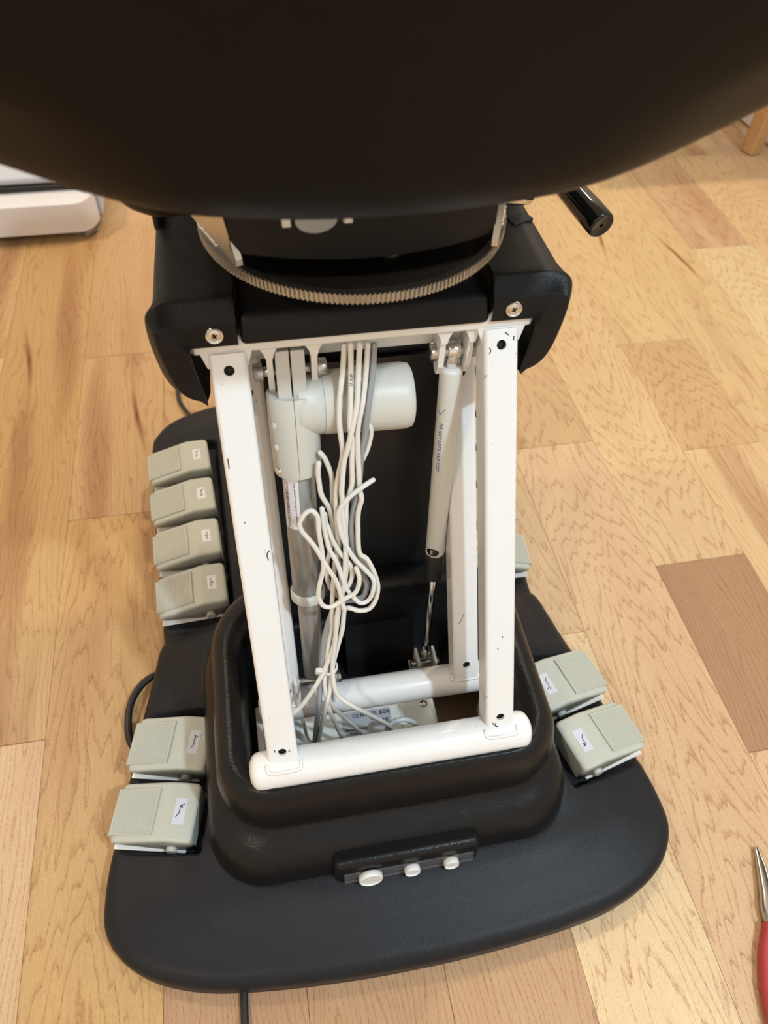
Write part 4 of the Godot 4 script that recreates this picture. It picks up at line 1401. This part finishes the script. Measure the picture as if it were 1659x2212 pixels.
func make_pedal(icon: int) -> Node3D:
	var root := Node3D.new()
	root.name = "foot_pedal"
	add_child(root, true)
	var hw := 0.0285
	var L := 0.080
	var body := MB.new()
	var rows := []
	for s in [0.0, 0.0006, 0.0025, 0.006, 0.03, 0.046, 0.050, 0.053, 0.056, 0.060, 0.072, 0.0765, 0.0792, 0.080]:
		var h := pedal_height(s)
		var y0 := 0.0095 - 0.0075 * sm01((s - 0.002) / 0.05)
		var e := 0.0
		if s < 0.006:
			e = 1.0 - sqrt(1.0 - pow(1.0 - s / 0.006, 2.0))
		elif s > 0.075:
			e = 1.0 - sqrt(maxf(0.0, 1.0 - pow((s - 0.075) / 0.005, 2.0)))
		var w := hw - 0.0035 * e
		h -= 0.0030 * e
		var row := PackedVector3Array()
		var r := 0.0034
		row.append(Vector3(s, y0, -w + 0.0016))
		row.append(Vector3(s, h - 0.0075, -w + 0.0014))
		row.append(Vector3(s, h - 0.0070, -w + 0.0002))
		for k in 5:
			var f := PI - PI / 2 * k / 4.0
			row.append(Vector3(s, h - r + r * sin(f), -w + r + r * cos(f)))
		for k in range(1, 4):
			row.append(Vector3(s, h, lerpf(-w + r, w - r, k / 4.0)))
		for k in 5:
			var f := PI / 2 - PI / 2 * k / 4.0
			row.append(Vector3(s, h - r + r * sin(f), w - r + r * cos(f)))
		row.append(Vector3(s, h - 0.0070, w - 0.0002))
		row.append(Vector3(s, h - 0.0075, w - 0.0014))
		row.append(Vector3(s, y0, w - 0.0016))
		rows.append(row)
	body.sheet(rows, true)
	for e in [0, rows.size() - 1]:
		for k in range(1, rows[0].size() - 1):
			body.flat(rows[e][0], rows[e][k], rows[e][k + 1], Vector3(-1 if e == 0 else 1, 0, 0))
	put("pedal_body", body, M.pedal_plastic, root)
	# ribbed tread
	var pad := MB.new()
	var ribs := 17
	var x0 := -0.0022
	var x1 := 0.0415
	var zw := 0.0222
	var slope := (0.0325 - 0.0185) / 0.053
	var prof := [Vector2(x0, -0.003)]
	prof.append(Vector2(x0, 0.0008)); prof.append(Vector2(x0 + 0.0008, 0.0016)); prof.append(Vector2(x0 + 0.0020, 0.0016))
	var pitch := (x1 - x0 - 0.0045) / ribs
	for k in ribs:
		var a := x0 + 0.0022 + pitch * k
		prof.append(Vector2(a + pitch * 0.15, 0.0013)); prof.append(Vector2(a + pitch * 0.35, 0.0007)); prof.append(Vector2(a + pitch * 0.6, 0.0007)); prof.append(Vector2(a + pitch * 0.82, 0.0013))
	prof.append(Vector2(x1 - 0.0018, 0.0016)); prof.append(Vector2(x1 - 0.0007, 0.0016)); prof.append(Vector2(x1, 0.0008)); prof.append(Vector2(x1, -0.003))
	var prs := []
	for z in [-zw, -zw + 0.0008, -zw + 0.0022, zw - 0.0022, zw - 0.0008, zw]:
		var row := PackedVector3Array()
		for q in prof:
			var top: float = q.y
			if absf(z) > zw - 0.0015 and top > 0.0:
				top = 0.0016 if absf(z) < zw - 0.0001 else 0.0008
			row.append(Vector3(q.x, 0.0190 + slope * q.x + top, z))
		prs.append(row)
	for i in prs.size() - 1:
		for j in prs[0].size() - 1:
			var t: Vector3 = prs[i][j + 1] - prs[i][j]
			pad.quad(prs[i][j], prs[i][j + 1], prs[i + 1][j + 1], prs[i + 1][j], Vector3(-t.y, absf(t.x), 0) if t.x > 1e-6 else Vector3(signf(prs[i][j].x - 0.02), 0, 0))
	for e in [0, prs.size() - 1]:
		for j in prs[0].size() - 1:
			var a: Vector3 = prs[e][j]
			var b: Vector3 = prs[e][j + 1]
			pad.quad(a, b, Vector3(b.x, 0.016 + slope * b.x, b.z), Vector3(a.x, 0.016 + slope * a.x, a.z), Vector3(0, 0, -1 if e == 0 else 1))
	put("ribbed_tread", pad, M.pedal_pad, root)
	# thin steel base plate and the hinge pin
	var plate := MB.new()
	plate.rbox(Vector3(0.036, 0.0012, 0), Vector3(0.070, 0.0014, 0.0585), 0.0006, Basis(), 1)
	put("base_plate", plate, M.plain_enamel, root)
	for s in [-1, 1]:
		var pin := MB.new()
		pin.lathe(Vector3(0.058, 0.0072, (hw - 0.003) * s), [Vector2(0.0052, 0), Vector2(0.0052, 0.0045), Vector2(0.0046, 0.0055), Vector2(0, 0.0055)], 20, MB.along(Vector3(0, 0, s)))
		put("hinge_pin", pin, M.pedal_plastic, root)
	# sticker with its printed symbol, in a shallow frame
	var sx := 0.0645
	var sb := Basis(Vector3.BACK, -0.035)
	var sy := pedal_height(sx)
	var st := MB.new()
	var big := icon < 2
	var sz := Vector3(0.0112, 0.0006, 0.0250) if big else Vector3(0.0105, 0.0006, 0.0200)
	st.rbox(Vector3(sx, sy, 0.0), sz, 0.00028, sb, 1)
	var sticker := put("sticker", st, M.sticker if big else M.sticker_white, root)
	var ic := MB.new()
	var draw := func(pts: Array, r: float) -> void:
		var w := []
		for q in pts:
			w.append(Vector3(sx, sy + 0.00032, 0) + sb * Vector3(q[0], 0, q[1]))
		for i in w.size() - 1:
			ic.rbox((w[i] + w[i + 1]) / 2, Vector3(w[i].distance_to(w[i + 1]) + r, 0.00012, r * 2), 0.00004, Basis((w[i + 1] - w[i]).normalized(), Vector3.UP, (w[i + 1] - w[i]).normalized().cross(Vector3.UP)), 1)
	var dart := func(x: float, z: float, dir: float) -> void:
		for k in 4:
			draw.call([[x + dir * (k * 0.0005 - 0.0008), z - (0.0011 - k * 0.00035)], [x + dir * (k * 0.0005 - 0.0008), z + (0.0011 - k * 0.00035)]], 0.00028)
	if icon == 0:
		draw.call([[0.0033, -0.0062], [0.0000, -0.0036], [-0.0004, -0.0022], [0.0002, 0.0030], [-0.0022, 0.0068]], 0.00042)
		dart.call(-0.0004, -0.0062, -1.0)
	elif icon == 1:
		draw.call([[0.0032, -0.0068], [-0.0006, -0.0048], [-0.0004, 0.0014], [-0.0032, 0.0056]], 0.00042)
		draw.call([[0.0014, -0.0062], [-0.0004, -0.0046]], 0.0006)
		dart.call(0.0016, -0.0040, 1.0)
	elif icon == 2 or icon == 3:
		draw.call([[0.0030, -0.0062], [0.0002, -0.0044], [-0.0008, -0.0030], [0.0006, 0.0008], [-0.0006, 0.0044]], 0.00042)
		draw.call([[0.0012, -0.0056], [-0.0004, -0.0036]], 0.0007 if icon == 3 else 0.0004)
		dart.call(-0.0018 if icon == 2 else 0.0008, 0.0040, -1.0 if icon == 2 else 1.0)
	else:
		var side := 1.0 if icon == 4 else -1.0
		for k in 7:
			draw.call([[0.0008 * side, -0.0060 + k * 0.0018], [0.0008 * side, -0.0049 + k * 0.0018]], 0.00036)
		draw.call([[0.0016 * side, -0.0060], [0.0016 * side, 0.0062]], 0.00012)
		dart.call(-0.0012 * side, 0.0, -side)
	put("symbol", ic, M.ink, sticker)
	return root

func build_pedals() -> void:
	var deck_y := 0.0296
	var icons := []
	for k in 6:
		icons.append(null)
	# [icon, side, x of the middle, z of the middle, turn, label]
	var spots := [
		[0, -1, -0.2100, -0.3625, 13.0, "upper grey green foot pedal of the left pair, chair symbol on its blue sticker"],
		[1, -1, -0.2250, -0.2945, 13.0, "grey green foot pedal nearest the viewer at the left edge of the black base"],
		[2, -1, -0.1975, -0.7660, -4.0, "farthest of four grey green foot pedals in a row on the left of the base"],
		[3, -1, -0.1935, -0.6945, -3.5, "second from far end of the four grey green left foot pedals in a row"],
		[4, -1, -0.1895, -0.6230, -3.0, "third from far end of the four left foot pedals, white text sticker with downward mark"],
		[5, -1, -0.1855, -0.5515, -2.5, "nearest of the four left foot pedals in a row, plate edge showing"],
		[0, 1, 0.2140, -0.3660, 14.0, "grey green foot pedal at right half hidden behind the black bellows cover"],
		[1, 1, 0.2300, -0.2980, 14.0, "grey green foot pedal nearest the viewer on the right edge of the black base"],
		[5, 1, 0.1855, -0.5515, -2.5, "foot pedal on the far right of the base, peeking out behind the white arm"],
		[4, 1, 0.1895, -0.6230, -3.0, "foot pedal hidden behind the right white arm, second in its row"],
		[3, 1, 0.1935, -0.6945, -3.5, "foot pedal hidden behind the right white arm, third in its row"],
		[2, 1, 0.1975, -0.7660, -4.0, "foot pedal at the hidden far end of the right row"]]
	for s in spots:
		var o: Node3D
		if icons[s[0]] == null:
			o = make_pedal(s[0])
			icons[s[0]] = o
		else:
			o = icons[s[0]].duplicate()
			o.name = "foot_pedal"
			add_child(o, true)
		var turn: float = deg_to_rad(s[4])
		var b := Basis(Vector3.UP, -turn) if s[1] == -1 else Basis(Vector3.UP, PI + turn)
		o.transform = Transform3D(b, Vector3(s[2], deck_y, s[3]) - b * Vector3(0.040, 0, 0))
		tag(o, s[5], "foot pedal", "foot pedals in the trays of the base")

# ---------------------------------------------------------------- loose cables and the control box
func cable(called: String, mm: Array, r: float, m: Material, label: String) -> MeshInstance3D:
	var pts := []
	for q in mm:
		pts.append(Vector3(q[0], q[1], q[2]) * 0.001)
	var mb := MB.new()
	mb.tube(pts, r, 12, 0.0025)
	var o := put(called, mb, m)
	tag(o, label, "cable", "signal cables hanging in the lift frame")
	return o

func build_cables() -> void:
	cable("signal_cable", [[-15, 483, -432], [-17, 467, -427], [-20, 456, -419], [-22, 446, -413], [-23, 431, -406], [-22, 410, -400], [-26, 392, -396], [-29, 377, -391], [-30, 357, -385], [-30, 339, -380], [-30, 327, -377], [-34, 313, -372], [-38, 281, -363], [-39, 270, -360], [-41, 247, -353], [-45, 229, -348], [-49, 206, -338], [-52, 193, -330], [-50, 165, -319], [-44, 117, -325], [-39, 85, -327], [-39, 62, -335]], 0.0021, M.cable_white, "leftmost white cable from under the beam, running straight down through the tie")
	var printed := cable("signal_cable", [[-11, 485, -429], [-12, 465, -423], [-14, 450, -412], [-16, 434, -403], [-15, 421, -401], [-16, 403, -396], [-17, 384, -391], [-22, 368, -386], [-23, 357, -382], [-24, 344, -379], [-24, 329, -374], [-25, 314, -369], [-27, 299, -365], [-31, 279, -359], [-34, 269, -356], [-37, 250, -351], [-41, 231, -345], [-48, 213, -339], [-54, 203, -333], [-64, 190, -326], [-74, 179, -320], [-84, 171, -316], [-95, 150, -318], [-105, 110, -322]], 0.0021, M.cable_white, "white printed cable second from left under the beam, crossing down to the left arm")
	cable("signal_cable", [[-5, 486, -427], [-7, 466, -421], [-10, 448, -409], [-15, 431, -401], [-19, 416, -397], [-22, 405, -395], [-25, 383, -388], [-25, 374, -386], [-26, 364, -382], [-25, 346, -377], [-25, 331, -372], [-27, 309, -366], [-30, 290, -360], [-36, 265, -353], [-39, 240, -346], [-43, 215, -338], [-44, 196, -327], [-40, 184, -320], [-27, 171, -314], [-10, 141, -317], [8, 105, -321], [13, 66, -330]], 0.0021, M.cable_white, "white cable in the middle of the five at the beam, ending on the box label")
	cable("signal_cable", [[1, 483, -430], [-2, 461, -421], [-6, 446, -410], [-10, 431, -404], [-11, 413, -399], [-11, 394, -394], [-11, 379, -390], [-10, 371, -387], [-13, 360, -384], [-14, 345, -380], [-14, 323, -373], [-8, 315, -371], [-3, 302, -367], [0, 287, -363], [-2, 274, -359], [-8, 265, -356], [-17, 264, -356], [-24, 268, -357], [-29, 267, -357], [-32, 248, -351], [-37, 229, -346], [-43, 210, -338], [-47, 192, -328], [-52, 175, -319], [-57, 140, -320], [-61, 97, -324], [-64, 70, -326]], 0.0021, M.cable_white, "white cable right of the beam group that makes the widest loop at the bundle")
	cable("signal_cable", [[6, 479, -434], [3, 459, -423], [-2, 441, -411], [-5, 420, -405], [-8, 408, -402], [-11, 380, -394], [-15, 363, -389], [-19, 346, -384], [-19, 328, -379], [-18, 312, -374], [-13, 300, -370], [-9, 287, -366], [-12, 275, -363], [-18, 273, -362], [-26, 273, -362], [-34, 271, -362], [-41, 258, -358], [-48, 234, -351], [-52, 210, -342], [-56, 189, -331], [-60, 164, -321], [-65, 88, -329], [-66, 66, -334]], 0.0026, M.cable_grey, "only grey cable, rightmost at the beam and looping inside the white ones")
	cable("signal_cable", [[-1, 389, -389], [-9, 385, -387], [-19, 378, -385], [-26, 370, -383], [-29, 362, -381], [-28, 347, -376], [-24, 333, -372], [-18, 320, -368], [-11, 310, -365], [-4, 298, -362], [-5, 287, -358], [-9, 278, -356], [-16, 277, -355], [-22, 284, -358], [-27, 294, -361], [-30, 307, -364], [-33, 320, -368], [-38, 333, -372], [-40, 346, -376], [-41, 356, -379], [-41, 364, -381], [-41, 370, -383]], 0.0020, M.cable_cool, "white cable whose free end sticks out to the upper right of the bundle")
	cable("signal_cable", [[-30, 276, -352], [-31, 282, -354], [-32, 291, -357], [-35, 305, -361], [-40, 317, -364], [-45, 329, -368], [-49, 339, -371], [-54, 348, -374], [-58, 355, -376], [-59, 362, -378], [-55, 369, -380], [-50, 372, -381], [-47, 370, -380], [-45, 365, -379], [-45, 358, -377], [-45, 349, -374], [-44, 334, -370], [-44, 320, -365], [-46, 311, -363], [-49, 301, -359], [-50, 291, -357], [-47, 282, -354], [-41, 280, -353], [-35, 282, -354], [-28, 287, -355], [-21, 290, -356], [-17, 297, -358], [-16, 306, -361], [-18, 314, -364]], 0.0020, M.cable_white, "white cable folded into a tall loop that lies over the grey actuator tube")
	cable("signal_cable", [[-40, 400, -402], [-41, 394, -400], [-41, 386, -398], [-40, 374, -394], [-36, 364, -391], [-34, 357, -389], [-33, 346, -386], [-32, 332, -382], [-31, 316, -377], [-30, 301, -372], [-29, 284, -368], [-31, 271, -364], [-39, 243, -356], [-43, 224, -350], [-47, 203, -340], [-50, 181, -328], [-46, 161, -323], [-36, 126, -328], [-23, 90, -331], [-20, 64, -338]], 0.0021, M.cable_white, "white cable leaving the actuator housing and fanning out over the control box")
	cable("signal_cable", [[-38, 406, -407], [-36, 403, -406], [-34, 398, -405], [-31, 387, -401], [-31, 375, -398], [-32, 358, -393], [-33, 344, -388], [-35, 326, -383], [-39, 311, -378], [-41, 299, -375], [-40, 287, -372], [-36, 277, -369], [-31, 271, -367]], 0.0020, M.cable_white, "white cable arching out of the actuator housing behind the bundle")
	cable("signal_cable", [[-2, 427, -410], [0, 424, -409], [0, 417, -408], [-3, 406, -405], [-9, 394, -401], [-12, 381, -397], [-15, 364, -393], [-14, 350, -388], [-14, 335, -384], [-15, 317, -378], [-10, 306, -375], [-5, 294, -371]], 0.0021, M.cable_white, "short white bow of cable under the right end of the motor")
	cable("signal_cable", [[-39, 362, -384], [-39, 356, -382], [-37, 348, -379], [-34, 336, -376], [-28, 323, -372], [-22, 313, -369], [-21, 302, -366], [-24, 294, -363], [-27, 290, -362]], 0.0020, M.cable_white, "white cable hooking back up at the lower middle of the bundle")
	cable("signal_cable", [[-75, 105, -340], [-73, 74, -341], [-71, 58, -342], [-70, 46, -341]], 0.0019, M.cable_cool, "thin white cable going down to the floor left of the control box")
	cable("signal_cable", [[6, 93, -324], [9, 102, -324], [15, 108, -324], [23, 108, -324], [31, 101, -324], [36, 90, -325], [40, 64, -334]], 0.0027, M.cable_cool, "thick white cable arching over the rating label of the control box")
	var pt := Vector3(-0.0120, 0.4640, -0.4222)
	var pd := Vector3(-0.0160, 0.4335, -0.4028) - pt
	var pu := -pd.normalized()
	var px := (Vector3.RIGHT - pu * pu.x).normalized()
	put("printed_text", wrapped_text("AWM 2464 80°C 300V VW-1", 0.0017, pt + pd, pu, px, px.cross(pu).normalized(), 0.00215, PI / 2), M.ink, printed)
	# nylon tie round the bundle
	var tie := base_node("cable_tie", Vector3(-0.0465, 0.206, -0.3385))
	tag(tie, "translucent nylon cable tie gripping the white cables above the rear tube", "cable tie")
	var band := MB.new()
	var loop := []
	for k in 25:
		var f := TAU * k / 24.0
		loop.append(Vector3(0.0066 * cos(f) + 0.0005, 0.0018 * cos(f), 0.0064 * sin(f)))
	for dy in [-0.0011, 0.0, 0.0011]:
		var lp := []
		for v in loop:
			lp.append(v + Vector3(0, dy, 0))
		band.tube(lp, 0.0009, 8, 0.003, false)
	put("band", band, M.tie_nylon, tie)
	var head := MB.new()
	head.rbox(Vector3(-0.0092, 0.0035, 0.0038), Vector3(0.0065, 0.0052, 0.0045), 0.001, Basis(Vector3.BACK, -0.3))
	put("head", head, M.tie_nylon, tie)

func flat_text(text: String, size: float, at: Vector3, b: Basis, m: Material, parent: Node, called := "printed_text", wide := 1.0) -> void:
	var tm := TextMesh.new()
	var sf := SystemFont.new()
	sf.font_names = PackedStringArray(["Droid Sans"])
	sf.font_weight = 700
	tm.font = sf
	tm.text = text
	tm.font_size = 32
	tm.pixel_size = size / 32.0
	tm.depth = 0.01
	tm.horizontal_alignment = HORIZONTAL_ALIGNMENT_LEFT
	var o := MeshInstance3D.new()
	o.name = called
	o.mesh = tm
	o.material_override = m
	o.transform = Transform3D(b.scaled_local(Vector3(wide, 1, 0.02)), at)
	parent.add_child(o, true)

func build_control_box() -> void:
	var root := base_node("control_box", Vector3(-0.020, 0.0, -0.352))
	tag(root, "white plastic control box with grey rating label lying inside the base", "control box")
	var b := Basis(Vector3.RIGHT, 0.05)
	var bx := MB.new()
	bx.rbox(Vector3(0, 0.031, 0), Vector3(0.170, 0.056, 0.105), 0.006, b, 3)
	bx.rbox(Vector3(-0.012, 0.0592, -0.005), Vector3(0.118, 0.003, 0.080), 0.0014, b)
	put("box_shell", bx, M.box_white, root)
	# ribbed strain relief where a cable enters the near side
	var boot := MB.new()
	var prof := [Vector2(0, 0)]
	for k in 8:
		prof.append(Vector2(0.0046, 0.0026 * k)); prof.append(Vector2(0.0046, 0.0026 * k + 0.0014)); prof.append(Vector2(0.0034, 0.0026 * k + 0.0015)); prof.append(Vector2(0.0034, 0.0026 * k + 0.0025))
	prof.append(Vector2(0, 0.0208))
	boot.lathe(Vector3(-0.009, 0.0760, 0.0290), prof, 18, MB.along(Vector3(1, -0.05, 0)))
	boot.rod(Vector3(-0.024, 0.0665, 0.0290), Vector3(-0.009, 0.0760, 0.0290), 0.0030, 12)
	put("strain_relief", boot, M.box_white, root)
	var sc := MB.new()
	sc.rod(b * Vector3(0.073, 0.0300, -0.010) + Vector3(0, 0.031, 0) - Vector3(0, 0.003, 0), b * Vector3(0.073, 0.0288, -0.010) + Vector3(0, 0.031, 0), 0.0042, 18)
	put("lid_screw", sc, M.steel, root)
	var lb := MB.new()
	lb.rbox(Vector3(0.0105, 0.0603, 0.010), Vector3(0.052, 0.0006, 0.040), 0.0002, b, 1)
	var label := put("rating_label", lb, M.label_grey, root)
	var t := b * Basis(Vector3.RIGHT, -PI / 2)
	var y := 0.0608
	flat_text("CONTROL BOX", 0.0058, Vector3(-0.004, y - (-0.0155) * 0.05, -0.0055) , t, M.ink, label)
	flat_text("24V", 0.0036, Vector3(0.0145, y - (0.0005 - 0.010) * 0.05, 0.0005), t, M.ink, label)
	flat_text("CE", 0.0085, Vector3(0.0235, y - (0.0045 - 0.010) * 0.05, 0.0045), t, M.ink, label, "printed_mark", 1.1)
	flat_text("Model", 0.0036, Vector3(-0.013, y - (0.0090 - 0.010) * 0.05, 0.0090), t, M.ink, label)
	flat_text("S-013", 0.0036, Vector3(0.001, y - (0.0090 - 0.010) * 0.05, 0.0090), t, M.ink, label)
	flat_text("Software", 0.0036, Vector3(-0.013, y - (0.0135 - 0.010) * 0.05, 0.0135), t, M.ink, label)
	flat_text("R", 0.0036, Vector3(0.001, y - (0.0135 - 0.010) * 0.05, 0.0135), t, M.ink, label)
	flat_text("AC 100-240V 50/60Hz", 0.0036, Vector3(0.001, y - (0.018 - 0.010) * 0.05, 0.018), t, M.ink, label)

# ---------------------------------------------------------------- the scene
func _ready() -> void:
	var cam := Camera3D.new()
	cam.name = "camera"
	cam.position = Vector3(-0.0740, 0.8207, 0.0)
	cam.rotation_degrees = Vector3(-49.8167, -11.9601, 2.2055)
	var lens := CameraAttributesPhysical.new()
	lens.frustum_focal_length = 12.0 / tan(atan(1106.0 / 1680.3))      # 24 mm high film: the lens of the photograph
	lens.exposure_aperture = lens.frustum_focal_length / 3.6
	lens.frustum_focus_distance = 0.66
	cam.attributes = lens
	cam.fov = rad_to_deg(2.0 * atan(1106.0 / 1680.3))
	cam.near = 0.02
	cam.current = true
	add_child(cam)
	var we := WorldEnvironment.new()
	we.name = "environment"
	var env := Environment.new()
	env.background_mode = Environment.BG_COLOR
	env.background_color = Color(0.02, 0.02, 0.02)
	env.tonemap_mode = Environment.TONE_MAPPER_LINEAR
	env.tonemap_exposure = 0.95
	env.sdfgi_enabled = true
	env.ssao_enabled = true
	env.ssil_enabled = true
	we.environment = env
	add_child(we)
	materials()
	# ceiling lamps: a neutral one above and to the right, warmer ones about the room
	var cool := Color(0.85, 0.94, 1.0)
	var warm := Color(1.0, 0.93, 0.84)
	downlight(Vector2(0.92, 0.76), 4.7, cool, 0.10, "round ceiling downlight above the right of the chair")
	downlight(Vector2(0.70, -1.90), 2.6, warm, 0.10, "round ceiling downlight above the wooden table")
	downlight(Vector2(-1.30, -1.50), 2.1, warm, 0.10, "round ceiling downlight above the white unit")
	downlight(Vector2(-1.30, 1.20), 2.2, warm, 0.10, "round ceiling downlight behind the viewer on the left")
	build_room()
	build_floor()
	var chair := base_node("treatment_chair")
	tag(chair, "black treatment chair with white lift frame laid bare between its black plastic covers", "treatment chair")
	build_deck(chair)
	build_bellows(chair)
	build_frame(chair)
	build_actuator(chair)
	build_gas_spring(chair)
	build_top(chair)
	build_backrest(chair)
	build_pedals()
	build_control_box()
	build_cables()
	build_power_cords()
	build_appliance()
	build_table()
	build_pliers()
